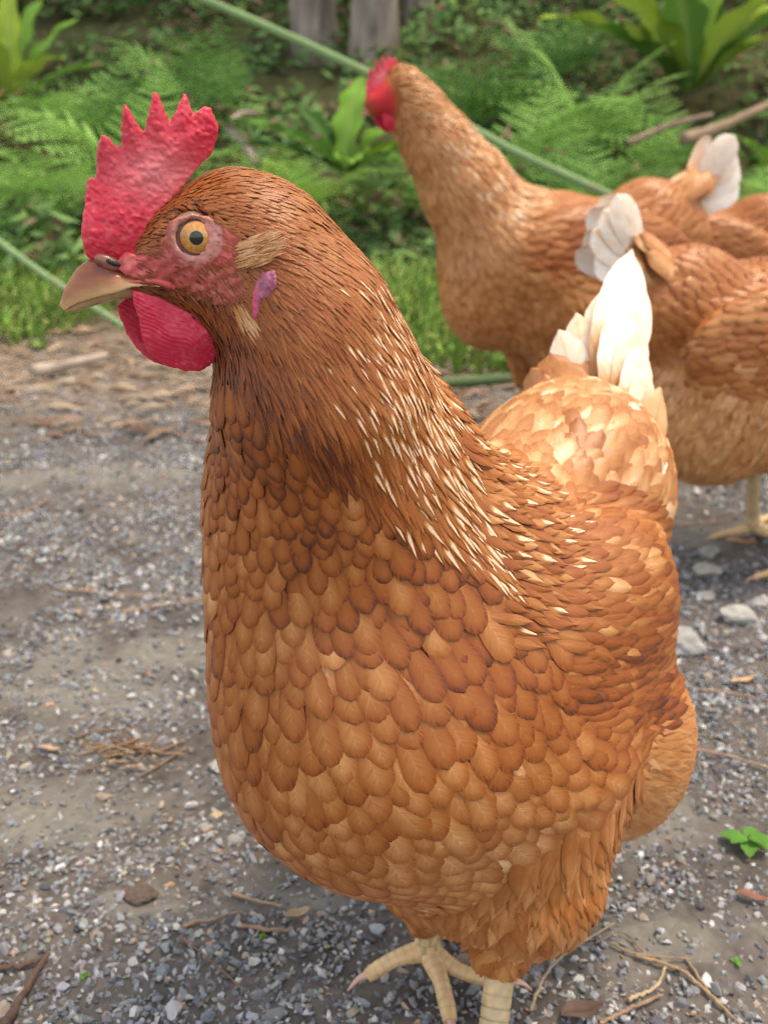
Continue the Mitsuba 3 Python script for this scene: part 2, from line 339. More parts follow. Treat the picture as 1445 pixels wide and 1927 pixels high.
COMB = [(159,478),(154,436),(159,391),(163,337),(172,333),(180,335),(182,287),(189,251),(194,251),(226,277),(227,241),(232,197),(237,196),(271,251),(279,212),(288,173),(295,173),(308,204),(318,231),(333,206),(344,176),(352,176),(362,216),(385,199),(396,202),(410,233),(411,258),(400,287),(375,312),(352,338),(340,360),(300,395),(275,440),(262,478),(225,500),(175,495)]
def hen_head(parent, xf, rng, fine=1.0):
    """Comb, wattles, beak, eyes, ear lobe; xf moves head coordinates into the world."""
    def put(name, v, f, mat, col, par=parent, smooth=True, **k): return add(name, (xf(v), f), mat, par, smooth=smooth, color=col, **k)
    cp = outline(COMB)
    b0 = cp[:, 1].min()
    def cbump(X):
        return .00055 * (meshkit.fbm(X * np.array([800, 950, 800]), 3, 3) - .5) * 2 + .0007 * (meshkit.fbm(X * np.array([160, 260, 120]), 2, 9) - .5)
    v, f = sheet_part(cp, lambda a, b, d: .0015 * np.sin(a * 150) + .0008 * np.sin(b * 210 + 1), lambda a, b, d: .0009 + .26 * np.minimum(d, .011) + .0016 * sstep(.03, .0, b - b0), .0009, .00038 * fine, cbump)
    pale = np.exp(-(((v[:, 0] - outline([(300, 325)])[0, 0]) / .011) ** 2 + ((v[:, 1] - outline([(300, 325)])[0, 1]) / .0075) ** 2))[:, None]
    col = skin(v, (.60, .022, .050), (.76, .13, .165), .6)
    col = col * (1 - .62 * pale) + np.array([.82, .30, .31]) * .62 * pale
    put('comb', v, f, 'comb_skin', col)
    # wattles: the near one on the left, the other on the far side
    near = [(248,546),(252,572),(262,600),(267,636),(279,665),(312,690),(350,702),(379,702),(404,685),(416,661),(420,627),(416,607),(400,594),(371,586),(329,573),(300,556),(271,545)]
    far = [(221,573),(223,590),(238,627),(258,656),(290,680),(330,690),(350,650),(330,580),(260,555),(235,560)]
    def wbump(X):
        t = X[..., 0] * .75 - X[..., 1] * .35 + .0016 * (meshkit.noise(X * 420, 3) - .5) * 2
        return .00017 * np.sin(X[..., 1] * 4300 - X[..., 0] * 2100 + 11 * meshkit.noise(X * 190, 5)) * (.2 + 1.1 * meshkit.noise(X * 350, 4)) + .00045 * (meshkit.fbm(X * 800, 2, 3) - .5)
    for nm, px, c in (('wattle', near, .0065), ('wattle', far, -.0065)):
        pl = outline(px, c)
        ctr = pl.mean(0)
        v, f = sheet_part(pl, lambda a, b, d, c=c, ctr=ctr: c + np.sign(c) * (.0022 * np.clip(d / .012, 0, 1) + 1.2 * np.clip(-(a - ctr[0]) - .006, 0, 1) * 0) - np.sign(c) * .003 * sstep(.012, .028, np.abs(b - pl[:, 1].max())),
                          lambda a, b, d: .0009 + .13 * np.minimum(d, .008), .0009, .00036 * fine, wbump)
        put(nm, v, f, 'comb_skin', skin(v, (.60, .022, .060), (.76, .14, .18), .5))
    # beak
    def ab(px, c=0.0): return outline(px, c)
    def mandible(top, bot, flat_low, wt, wb, bump=0):
        t, b_ = ab(top), ab(bot); t = t[np.argsort(t[:, 0])]; b_ = b_[np.argsort(b_[:, 0])]
        lo = np.r_[min(t[:, 0].min(), b_[:, 0].min()) - .001, min(t[:, 1].min(), b_[:, 1].min()) - .001, -.009]; hi = np.r_[max(t[:, 0].max(), b_[:, 0].max()) + .0015, max(t[:, 1].max(), b_[:, 1].max()) + .001, .009]
        h = .00035 * fine; X = head_grid(lo, hi, h); a = X[..., 0]
        tt = np.interp(a, t[:, 0], t[:, 1]); bb = np.interp(a, b_[:, 0], b_[:, 1]); tip = max(t[:, 0].max(), b_[:, 0].max())
        hh = np.maximum(tt - bb, 1e-4); T_ = np.interp(tip - a, [0, .004, .012, .03], wt)
        y = ((X[..., 1] - bb) / hh) if flat_low else ((tt - X[..., 1]) / hh)
        e = np.sqrt(np.maximum(y, 0) ** 2 + (X[..., 2] / T_) ** 2) - 1
        Fd = np.maximum(e * np.minimum(T_, hh), np.maximum(-y * hh, a - tip))
        return surface_nets(Fd, lo, h)
    up_top = [(113,571),(115,560),(120,545),(128,530),(142,508),(155,495),(165,489),(180,486),(200,489),(221,503),(240,511),(267,516),(304,525),(328,535)]
    up_bot = [(113,573),(117,581),(122,584),(130,578),(146,568),(184,554),(225,543),(246,534),(275,530),(300,533),(328,538)]
    lo_top = [(124,582),(146,568),(184,554),(225,543),(250,536)]
    lo_bot = [(122,586),(130,588),(142,587),(184,573),(217,563),(250,560)]
    v, f = mandible(up_top, up_bot, True, [.0006, .0024, .0054, .0092], 0)
    s = (v[:, 0] - v[:, 0].min()) / np.ptp(v[:, 0]); yb = np.clip((v[:, 1] - np.interp(v[:, 0], *ab(up_bot)[np.argsort(ab(up_bot)[:, 0])].T)) / .009, 0, 1)
    nn = meshkit.fbm(v * np.array([300, 900, 300]), 3, 2)
    dark, tan, pale_ = np.array([.17, .042, .024]), np.array([.36, .150, .060]), np.array([.58, .38, .19])
    k1 = (sstep(.30, .80, yb) * sstep(1.02, .6, s))[:, None]; k2 = sstep(.45, .05, yb)[:, None] * .7
    col = (tan * (1 - k1) + dark * k1); col = col * (1 - k2) + pale_ * k2; col = col * (.8 + .4 * nn[:, None])
    bk = put('beak', v, f, 'horn', col)
    v, f = mandible(lo_top, lo_bot, False, [.0006, .0018, .0036, .0058], 0)
    put('lower_mandible', v, f, 'horn', np.array([.42, .27, .13]) * (.75 + .5 * meshkit.fbm(v * 400, 3, 5)[:, None]), par=bk)
    for sgn in (1, -1):
        # the cere over the nostril and its dark opening
        c = np.array([*ab([(204, 494)], .004 * sgn)[0], .0030 * sgn]); q = trimesh.creation.icosphere(3)
        v = np.array(q.vertices) * [.0042, .0021, .0019]; rz = .42; v = np.stack([v[:, 0] * math.cos(rz) - v[:, 1] * math.sin(rz), v[:, 0] * math.sin(rz) + v[:, 1] * math.cos(rz), v[:, 2]], 1) + c
        nz = meshkit.fbm(v * 700, 3, 4)[:, None]; put('cere', v, np.array(q.faces), 'horn', np.array([.24, .095, .060]) * (.5 + 1.0 * nz), par=bk)
        c = np.array([*ab([(213, 495)], .006 * sgn)[0], .0048 * sgn]); v = np.array(q.vertices) * [.0022, .0009, .0007]; v = np.stack([v[:, 0] * math.cos(rz) - v[:, 1] * math.sin(rz), v[:, 0] * math.sin(rz) + v[:, 1] * math.cos(rz), v[:, 2]], 1) + c
        put('nostril', v, np.array(q.faces), 'horn', np.full((len(v), 3), .018), par=bk)
        # fleshy corner of the mouth
        g = np.array([[*ab([(x, y)], .006 * sgn)[0], z * sgn] for x, y, z in ((240, 533, .0060), (265, 527, .0073), (290, 526, .0083), (312, 531, .0090), (328, 539, .0088))])
        v, f = tube(catmull(g, 5), np.concatenate([np.linspace(.0005, .0012, 18), np.full(3, .0008)]), 10)
        put('mouth_corner', v, f, 'comb_skin', skin(v, (.60, .10, .10), (.75, .30, .25), .6), par=bk)
        # eye
        e0 = np.array([*ab([(368, 445)], .012)[0], (.0096) * sgn]); R = .0072
        th, ph = np.meshgrid(np.linspace(0, np.pi / 2 * 1.1, 40), np.linspace(0, 2 * np.pi, 72, endpoint=False), indexing='ij')
        def cap(R_, t0, t1, n=14):
            th, ph = np.meshgrid(np.linspace(t0, t1, n), np.linspace(0, 2 * np.pi, 72, endpoint=False), indexing='ij')
            v = np.stack([np.sin(th) * np.cos(ph), np.sin(th) * np.sin(ph), np.cos(th) * sgn], -1) * R_
            i, j = np.meshgrid(np.arange(n - 1), np.arange(72), indexing='ij')
            qd = np.stack([i*72+j, (i+1)*72+j, (i+1)*72+(j+1)%72, i*72+(j+1)%72], -1).reshape(-1, 4)
            g = unit(np.array([.02, .02, sgn])); bx = unit(np.cross([0, 1, 0], g)) * sgn; by = np.cross(g, bx) * sgn
            v = (v[..., :1] * bx + v[..., 1:2] * by + v[..., 2:3] * sgn * g)
            return (v + e0).reshape(-1, 3), tri(qd if sgn > 0 else qd[:, ::-1]), th.ravel(), ph.ravel()
        v, f, t_, p_ = cap(R, 0.0, 1.9, 30)
        ek = put('eye', v, f, 'wet', np.where((t_ < .74)[:, None], [.05, .03, .02], [.24, .16, .12]) * (.9 + .1 * np.cos(t_))[:, None])
        v, f, t_, p_ = cap(R + .00012, .24, .69, 16)
        r = (t_ - .24) / .45; nz = meshkit.noise(np.stack([np.cos(p_) * 9, np.sin(p_) * 9, r * 2], -1), 3)
        col = np.array([.58, .30, .065]) * (1 - sstep(.2, .95, r))[:, None] + np.array([.56, .20, .028]) * sstep(.2, .95, r)[:, None]
        col *= (.65 + .7 * nz)[:, None]; col *= (1 - .75 * sstep(.86, 1.0, r))[:, None]
        put('iris', v, f, 'wet', col, par=ek)
        v, f, t_, p_ = cap(R + .00020, 0.0, .275, 8)
        put('pupil', v, f, 'wet', np.full((len(v), 3), .004), par=ek)

FACE = [(250,482),(276,470),(298,462),(312,440),(320,418),(340,404),(360,399),(392,404),(424,416),(446,436),(450,462),(440,484),(452,510),(455,540),(450,566),(425,574),(385,566),(345,556),(318,545),(290,535),(245,522),(225,512),(222,486),(240,476)]
def surf_c(ab):
    q = np.array([[ab[0], ab[1], .035]])
    for _ in range(25): q[:, 2] -= A.d(head_world(q)) * .9
    return q[0, 2]
def face_skin(parent, xf):
    """The bare red skin round the left eye (and, mirrored, the right)."""
    poly = outline(FACE, .010)
    e0 = np.array([*outline([(368, 445)], .012)[0], .0096])
    lo = np.r_[poly.min(0) - .002, .002]; hi = np.r_[poly.max(0) + .002, .027]; h = .0005
    X = head_grid(lo, hi, h)
    hs = A.d(head_world(X)); hs = np.where(np.linalg.norm(X - np.array([*outline([(368, 445)], .0105)[0], .0105]), axis=-1) < .011, head_sdf(head_world(X)), hs)
    r = np.linalg.norm((X - e0)[..., :2] * [1.0, 1.08], axis=-1)
    lid = np.hypot(r - .0067, (X[..., 2] - .0142) * .8) - .0010
    lid2 = np.hypot(r - .0088, (X[..., 2] - .0133) * .8) - .0006
    d = smin(smin(hs - .0005, lid, .0018), lid2, .0018)
    q = X.copy()
    d = d - .00050 * (meshkit.fbm(X * 900, 3, 3) - .5) * 2 - .00022 * np.sin(X[..., 0] * 900 + X[..., 1] * 1500 + 4 * meshkit.noise(X * 220, 8)) * sstep(.008, .011, r)
    d = np.maximum(d, -(np.linalg.norm(X - e0, axis=-1) - .00715))
    pd = poly_sdf(X[..., 0, :2], poly)[..., None] + .0016 * (meshkit.noise(X * 500, 5) - .5)
    d = np.maximum(d, pd); d = np.maximum(d, -(hs + .002))
    v, f = surface_nets(d, lo, h)
    rr = np.linalg.norm((v - e0)[:, :2], axis=1)
    col = skin(v, (.50, .085, .085), (.76, .33, .29), .65, 700)
    low = sstep(-.002, -.013, v[:, 1] + .35 * v[:, 0])[:, None] * .28; col = col * (1 - low) + skin(v, (.30, .085, .036), (.46, .19, .10), .5, 900) * low
    red = np.exp(-(((v[:, 0] - outline([(425, 440)])[0, 0]) / .007) ** 2 + ((v[:, 1] - outline([(425, 440)])[0, 1]) / .006) ** 2))[:, None] * .6
    col = col * (1 - red) + np.array([.60, .085, .085]) * red
    ring = (sstep(.0081, .0068, rr))[:, None]; col = col * (1 - .7 * ring) + skin(v, (.62, .30, .26), (.80, .52, .45), .6, 900) * .7 * ring
    pdv = poly_sdf(v[:, :2], poly) + .0012 * (meshkit.noise(v * 350, 5) - .5); fade = sstep(-.0034, -.0006, pdv)[:, None] * (v[:, 0] < poly[:, 0].max() - .008)[:, None]
    col = col * (1 - .55 * fade) + np.array([.27, .090, .035]) * (.7 + .6 * meshkit.noise(v * 900, 2)[:, None]) * .55 * fade
    for sgn in (1, -1):
        add('face', (xf(v * [1, 1, sgn]), f if sgn > 0 else f[:, ::-1]), 'comb_skin', parent, smooth=True, color=col)
    # ear lobe
    ear = [(508,500),(514,515),(512,535),(500,553),(487,560),(484,580),(477,596),(471,590),(470,570),(472,545),(480,525),(490,508)]
    for sgn in (1, -1):
        pl = outline(ear, .019); cs = surf_c(pl.mean(0)) + .0004
        v, f = sheet_part(pl, lambda a, b, d: np.full_like(a, cs) - (a - pl[:, 0].mean()) * .35, lambda a, b, d: .0012 + .35 * np.minimum(d, .003), .0008, .0003,
                          lambda X: .0007 * (meshkit.fbm(X * np.array([800, 500, 500]), 3, 4) - .5) * 2)
        nz = meshkit.fbm(v * 500, 3, 4)[:, None]; front = sstep(pl[:, 0].mean() + .0005, pl[:, 0].mean() + .0028, v[:, 0])[:, None]
        col = np.array([.42, .13, .21]) * (.5 + nz) * (1 - front) + np.array([.58, .09, .17]) * front
        add('ear_lobe', (xf(v * [1, 1, sgn]), f if sgn > 0 else f[:, ::-1]), 'comb_skin', parent, smooth=True, color=col)
# ------------------------------------------------------------------ hen in front: body, plumage, tail, legs
HEN = key('hen')
tag(HEN, 'large russet hen in front with upright red comb, cream-streaked neck and scalloped tan breast', 'hen', 'hens on the gravel')
rng = np.random.default_rng(11)
av, af = A.mesh()
def sunk(v):                 # the body lies a little under the bare skin of the face
    q = head_local(v); m = (poly_sdf(q[:, :2], outline(FACE, .010)) < .0012) & (np.abs(q[:, 0]) < .05)
    return v - A.g(v) * (m * .0014)[:, None]
nb = .6 + .8 * meshkit.fbm(av * 200, 3, 2)[:, None]; bare = (sstep(-.002, .006, head_local(av)[:, 0] - outline([(300, 500)])[0, 0]) * (np.linalg.norm(av - K0, axis=1) < .06))[:, None]
add('body', (sunk(av), af), 'down', HEN, smooth=True, color=np.array([.30, .10, .030]) * nb * (1 - bare) + np.array([.45, .11, .085]) * nb * bare)
hen_head(HEN, head_world, rng)
face_skin(HEN, head_world)

SP = Spine([HP(300, 470), HP(400, 425), HP(490, 475), P(580, 615, .306), P(603, 740, .320), P(655, 890, .350), P(740, 1060, .390), HC, P(1010, 960, .495), P(1130, 830, .56)], .028)
hm = np.linalg.norm(av[af].mean(1) - HP(367, 443, .010), axis=1) < .055
X = np.vstack([scatter(av, af, 150000, rng), scatter(av, af[hm], 60000, rng)])
N = A.g(X)
t_, fl = SP.at(X)
hl = head_local(X)
CP = [P(385, 800, .300), P(690, 1015, .325), P(975, 1055, .400)]
cn = unit(np.cross(CP[1] - CP[0], CP[2] - CP[0])); cn = cn if cn[2] > 0 else -cn
capeh = (X - CP[0]) @ cn
face2 = outline(FACE, .010)
fd = poly_sdf(hl[:, :2], face2)
lx = (X - HC) @ HF; ly = (X - HC) @ HL; lz = X[:, 2] - HC[2]
dw, dfl, dth = wing_sdf(X), fluff_sdf(X), thigh_sdf(X)
dn = tube_sdf(X, NECK, [.0180, .0250, .0345, .043, .057])
re = np.linalg.norm(X - HP(367, 443, .010), axis=1)
beakz = (hl[:, 0] > outline([(262, 500)])[0, 0])
neckz = (capeh > .015) & (dn < .012) & (lx > .042) | (re < .05)
wingz = (dw < .010) & (ly > .02) & ~neckz
thighz = (dth < .008) & (lz < -.05) & ~wingz
fluffz = (dfl < .008) & ~wingz & ~thighz & ~neckz & (lz < .02)
mantlez = ~neckz & (lz > .042) & (lx > -.035) & (lx < .045) & (dw > .004)
saddlez = ~mantlez & (re > .09) & ~neckz & ~wingz & ~fluffz & ~thighz & (lz > .035) & (lx < .01)
breastz = ~mantlez & (re > .05) & ~neckz & ~wingz & ~thighz & ~fluffz & ~saddlez
def thin(mask, sp):
    """Poisson thinning of the candidates in mask."""
    i = np.nonzero(mask)[0]; p = X[i]; s = np.broadcast_to(sp, (len(X),))[i]
    tree = cKDTree(p); near = tree.query_ball_point(p, s); dead = np.zeros(len(i), bool); keep = []
    for k in range(len(i)):
        if not dead[k]: keep.append(i[k]); dead[near[k]] = True
    return np.array(keep)
view = -unit(X - CAM)
facing = (N * view).sum(1)
def seen(i): return np.where(facing[i] > .05, facing[i], facing[i] * .1)

# breast: broad rounded feathers that grow from the throat to the belly
size = .0050 + .0038 * sstep(.46, .68, t_) - .0022 * sstep(-.035, -.085, lz) - .0012 * sstep(.02, -.05, lx)
i = thin(breastz, size * .82)
tone = .455 + .03 * sstep(.0, -.03, lz[i]) + .07 * sstep(-.01, .05, ly[i]) + rng.normal(0, .040, len(i)) + .10 * (rng.random(len(i)) < .13) - .13 * sstep(-.015, .012, capeh[i] + .02)
flow = fl[i] + np.array([0, 0, -.35]) * (lx[i] > 0)[:, None] + HL * .25 * sstep(.0, .05, ly[i])[:, None]
far_ = facing[i] < -.15; near_ = ~far_
def breast(m, rows, cols): return feathers(A, X[i][m], flow[m], size[i][m] * rng.uniform(2.3, 2.9, m.sum()), size[i][m] * rng.uniform(.60, .73, m.sum()), tone[m], np.zeros(m.sum()), rng, rows=rows, cols=cols, h0=.0005, kh=.0009, camber=.05, rag=.032, twist=.07)
add_plumage('breast_plumage', breast(near_, 13, 9), HEN, 300, 'breast_feather', (seen(i) * size[i] ** 2 * (lx[i] > -.06))[near_])
add_plumage('breast_plumage', breast(far_, 9, 5), HEN)

# wing and mantle: flat layered feathers that run back from the shoulder
i = thin(wingz, .0044)
q = sstep(.05, -.06, lx[i])
tone = .335 + .05 * rng.normal(0, 1, len(i)) + .20 * (rng.random(len(i)) < .15) + .11 * sstep(.01, .045, lz[i]) - .04 * sstep(.0, -.03, lz[i])
flow = np.broadcast_to(-HF + np.array([0, 0, -.42]), (len(i), 3)) + .3 * fl[i]
bl = feathers(A, X[i], flow, .020 + .016 * q, .0024 + .0009 * q, tone, np.full(len(i), 5), rng, rows=9, cols=5, h0=.0006, kh=.0015, camber=.16, rag=.02, twist=.07, shape=w_round)
add_plumage('wing', bl, HEN, 120, 'wing_covert', seen(i))
i = thin(mantlez, .0034)
tone = .42 + rng.normal(0, .055, len(i)) + .17 * (rng.random(len(i)) < .2)
bl = feathers(A, X[i], fl[i] - HF * .6, rng.uniform(.014, .024, len(i)), .0022, tone, np.where(rng.random(len(i)) < .10, 1, 2), rng, rows=8, cols=5, h0=.0006, kh=.0018, camber=.2, rag=.03, twist=.12, shape=w_lance)
add_plumage('mantle_plumage', bl, HEN)

# saddle and back: soft curled feathers
i = thin(saddlez, .0050)
tone = .565 + rng.normal(0, .05, len(i)) + .15 * (rng.random(len(i)) < .28) + .03 * sstep(-.03, -.12, lx[i])
bl = feathers(A, X[i], fl[i] + np.array([0, 0, .1]), rng.uniform(.020, .030, len(i)), rng.uniform(.0044, .0070, len(i)), tone, np.full(len(i), 5), rng, rows=8, cols=5, h0=.0006, kh=.0014, camber=.13, rag=.03, twist=.24, curl=.0)
add_plumage('saddle_plumage', bl, HEN, 90, 'saddle_feather', seen(i))

# fluff of the belly behind the leg, and the loose feathers of the thigh
i = thin(fluffz, .0022)
tone = .55 + rng.normal(0, .03, len(i)) + .05 * sstep(0, -.05, lz[i])
bl = feathers(A, X[i], fl[i] * .3 + np.array([0, 0, -.5]) - HF * .5, rng.uniform(.016, .026, len(i)), .0017, tone, np.full(len(i), 4), rng, rows=7, cols=3, h0=.0004, kh=.0015, camber=.12, rag=.05, twist=.16, shape=w_lance)
add_plumage('fluff', bl, HEN)
i = thin(thighz, .0044)
tone = .49 + rng.normal(0, .05, len(i)) + .13 * (rng.random(len(i)) < .12)
bl = feathers(A, X[i], np.array([-.25, 0, -1.0]) - HF * .15 + .2 * fl[i], rng.uniform(.020, .034, len(i)), .0040, tone, np.full(len(i), 2), rng, rows=8, cols=5, h0=.0005, kh=.0026, camber=.2, rag=.04, twist=.16, shape=w_lance, drop=.0)
add_plumage('thigh_plumage', bl, HEN)

# head and neck: bristle-short on the face, longer and laced with cream down the nape; the cape hangs over the breast
IR = [.010, .025, .045, .075, .115, .15]
tuft_all = (poly_sdf(hl[:, :2], outline([(456, 462), (475, 445), (500, 440), (520, 456), (512, 476), (490, 494), (460, 496)], .018)) < .0004) & (re < .05)
i = thin(neckz & ((fd > -.0008) | (rng.random(len(X)) < (.03 + .45 * sstep(-.0045, -.0008, fd) + .35 * sstep(-.004, -.010, hl[:, 1]) * sstep(.006, -.004, hl[:, 0])) * (hl[:, 1] < .002))) & ~beakz, np.where(tuft_all, .00045, np.interp(re, IR, [.0008, .00095, .00118, .0017, .0023, .0026])))
tuft = poly_sdf(hl[i][:, :2], outline([(456, 462), (475, 445), (500, 440), (520, 456), (512, 476), (490, 494), (460, 496)], .018)) < .0004
tuft2 = poly_sdf(hl[i][:, :2], outline([(448, 575), (470, 590), (480, 600), (470, 622), (452, 610)], .018)) < .0004
back = N[i] @ unit(np.array([.80, .25, .35]))                 # 1 on the nape side
low = sstep(.125, .02, capeh[i]); far = sstep(.035, .11, re[i])
streak = .66 * sstep(-.02, .50, back + .20 * low - .1 + rng.normal(0, .14, len(i))) * sstep(.02, .35, far)
lowc = (hl[i][:, 1] < -.012) & (re[i] < .04)
tone = .345 + .04 * low + .08 * sstep(0, .7, back) + rng.normal(0, .045, len(i)) - .17 * sstep(.30, -.35, back) * sstep(.045, .014, capeh[i]) + (.30 + .12 * rng.random(len(i))) * tuft + .36 * tuft2 - .08 * ((hl[i][:, 0] > .004) & (hl[i][:, 1] > .004)) - .03 * lowc
L = np.interp(re[i], IR, [.0030, .0055, .0095, .016, .024, .029]); W = np.interp(re[i], IR, [.0004, .00055, .0007, .00105, .0017, .0020])
inface = fd[i] < -.0008; L = np.where(inface, .0022, np.where(tuft, .0058, np.where(fd[i] < .0012, .0030, L))); W = np.where(inface, .00028, np.where(tuft, .00032, W))
st = np.where(rng.random(len(i)) < streak, 1, 2)
near = sstep(.05, .02, re[i])[:, None]
flow = np.where(tuft[:, None], -KF + HU * .15, fl[i] + near * (-KF * .8 * (hl[i][:, 1:2] > -.008) + np.array([.2, 0, -.25])) + np.array([.10, .0, -.1]) * low[:, None])
bl = feathers(A, X[i], flow, L, W, tone, st, rng, rows=7, cols=5, h0=.0004, kh=np.where(tuft, .003, np.interp(re[i], IR, [.0003, .00045, .0006, .0008, .0011, .0013])), camber=.18, rag=.04, twist=.09, shape=w_lance)
add_plumage('neck_plumage', bl, HEN, 300, 'hackle_feather', seen(i) * W * (1 + 2 * (st == 1)) * (re[i] > .05))

# tail
tail = key('tail', HEN)
bls = []
for (bx, by, bd), (tx, ty, td), w, tone, tilt in (
        ((1130, 720, .540), (1187, 474, .585), .0150, .98, .1), ((1118, 720, .546), (1140, 545, .585), .012, .95, .25), ((1150, 730, .540), (1204, 520, .580), .0125, .97, -.2),
        ((1150, 760, .528), (1168, 575, .552), .0125, .97, .0), ((1160, 770, .528), (1196, 585, .552), .0115, .96, -.3), ((1095, 740, .545), (1053, 622, .568), .0115, .95, .5), ((1110, 740, .545), (1085, 590, .570), .0110, .93, .4),
        ((1175, 800, .522), (1203, 645, .540), .011, .96, -.3), ((1178, 820, .518), (1216, 690, .534), .010, .94, -.5), ((1190, 880, .512), (1240, 730, .525), .0115, .80, -.6), ((1195, 900, .510), (1238, 790, .520), .010, .76, -.6)):
    bls.append(blade(P(bx, by, bd), P(tx, ty, td), HF * .75 + HL * .6 * math.cos(tilt) - RIGHT * math.sin(tilt) * .8 + HU * .2, w, tone - .05, 3, rng, shape=w_tail, rows=16, camber=.16))
for b in bls: add('tail_feather', (b[0][0], b[2]), 'feather', tail, smooth=True, uv=b[1][0])
OX, OY = [965, 1015, 1055, 1100, 1150, 1190, 1215, 1240], [715, 670, 642, 640, 680, 725, 755, 800]
for k in range(64):
    row = k % 4; tx = rng.uniform(970, 1238); ty = np.interp(tx, OX, OY) + row * 34 + rng.uniform(0, 26) - 2; cx = 1092 + rng.normal(0, 12); cy = 885
    d = np.array([cx - tx, cy - ty]); ln = rng.uniform(112, 150); d = d / np.hypot(*d) * ln; dd = .548 - .011 * row - .00006 * max(0, tx - 1100)
    b_ = blade(P(tx + d[0], ty + d[1], dd - .012), P(tx, ty, dd), unit(CAM - P(tx, ty, dd)) + HU * .25 + (tx - 1095) / 300 * RIGHT + rng.normal(0, .22, 3), rng.uniform(.0085, .0125), .575 + rng.normal(0, .035) + .1 * (rng.random() < .15), 5, rng, bend=rng.uniform(.0, .06), camber=.16, shape=w_round, rows=12)
    add('tail_covert', (b_[0][0], b_[2]), 'feather', tail, smooth=True, uv=b_[1][0])

# legs and feet
def leg(parent, top, ankle, toes, r=.0062):
    """A scaly shank with four clawed toes; returns nothing, adds leg > foot, claws."""
    def scaly(v, seed, ring):
        n1 = meshkit.noise(v * 430, seed); n2 = meshkit.fbm(v * 140, 3, seed + 1)
        return np.array([.68, .54, .29])[None] * (.72 + .30 * n1[:, None] + .25 * (n2[:, None] - .5)) + np.array([.05, -.02, -.02]) * n2[:, None]
    n = 60; p = np.array([np.asarray(top) * (1 - t) + np.asarray(ankle) * t for t in np.linspace(0, 1, n)])
    rad = r * (1 + .18 * np.abs(np.linspace(-1, 1, n)) ** 3)
    v, f = tube(p, rad, 28); ax = unit(np.asarray(ankle) - top)
    s = (v - top) @ ax; out = v - (np.asarray(top) + s[:, None] * ax); ang = np.arctan2(out @ np.cross(ax, RIGHT), out @ RIGHT)
    row = np.floor(s / .0052); px = (ang / (2 * np.pi) * 7 + .5 * (row % 2)); gx = np.abs(px - np.round(px)); gy = np.abs(s / .0052 - row - .5)
    gro = np.maximum(sstep(.36, .5, gx), sstep(.38, .5, gy))
    v = v - unit(out) * (gro * .00045)[:, None]
    col = scaly(v, 3, 0) * (1 - .42 * gro[:, None]) * (.82 + .33 * meshkit.fbm(v * 110, 3, 9)[:, None])
    lg = add('leg', (v, f), 'horn', parent, smooth=True, color=np.clip(col, 0, 1))
    for pts, r0 in toes:
        c = catmull(pts, 44); m = len(c); u = np.linspace(0, 1, m)
        rr = r0 * (1.08 - .38 * u) * (1 + .07 * np.sin(u * 9.5)); rr[-1] *= .6
        v, f = tube(c, rr, 16); L = np.linalg.norm(np.diff(c, axis=0), axis=1).sum()
        w = np.repeat(u, 16); w = np.r_[w, 0, 1]; ringd = np.abs((w * L / .0040) % 1 - .5); gro = sstep(.34, .5, ringd) * (.5 + .5 * meshkit.noise(v * 260, 7)); v = v - unit(v - np.vstack([np.repeat(c, 16, 0), c[:1], c[-1:]])) * (gro * .00022)[:, None]
        col = scaly(v, 5, 0) * (1 - .22 * gro[:, None]) * (.80 + .35 * meshkit.fbm(v * 120, 3, 9)[:, None]) + np.array([.06, .005, -.01])
        ft = add('toe', (v, f), 'horn', lg, smooth=True, color=np.clip(col, 0, 1))
        d = unit(c[-1] - c[-8]); cl = catmull([c[-1] - d * .003, c[-1] + d * .005 + HU * .0015, c[-1] + d * .011 - HU * .002], 6)
        v, f = tube(cl, np.linspace(r0 * .52, .0004, len(cl)), 10)
        add('claw', (v, f), 'horn', lg, smooth=True, color=np.array([.58, .36, .27]) * (.8 + .4 * meshkit.noise(v * 300)[:, None]))
def gz(px, py, z): return G(px, py, z)
an = gz(805, 1788, .014)
leg(HEN, P(800, 1690, .470), an, [([an, gz(745, 1805, .012), gz(690, 1838, .006)], .0048), ([an, gz(830, 1850, .011), gz(848, 1925, .006)], .0050), ([an, gz(870, 1830, .010), gz(960, 1850, .006)], .0045), ([an, gz(815, 1760, .009), gz(840, 1725, .005)], .0042)])
an = gz(918, 2030, .014)
leg(HEN, P(944, 1800, .433), an, [([an, gz(850, 2060, .012), gz(760, 2085, .006)], .0048), ([an, gz(905, 2090, .012), gz(880, 2170, .006)], .0050), ([an, gz(985, 2070, .011), gz(1050, 2110, .006)], .0052), ([an, gz(945, 1985, .009), gz(985, 1955, .005)], .0042)], .0066)
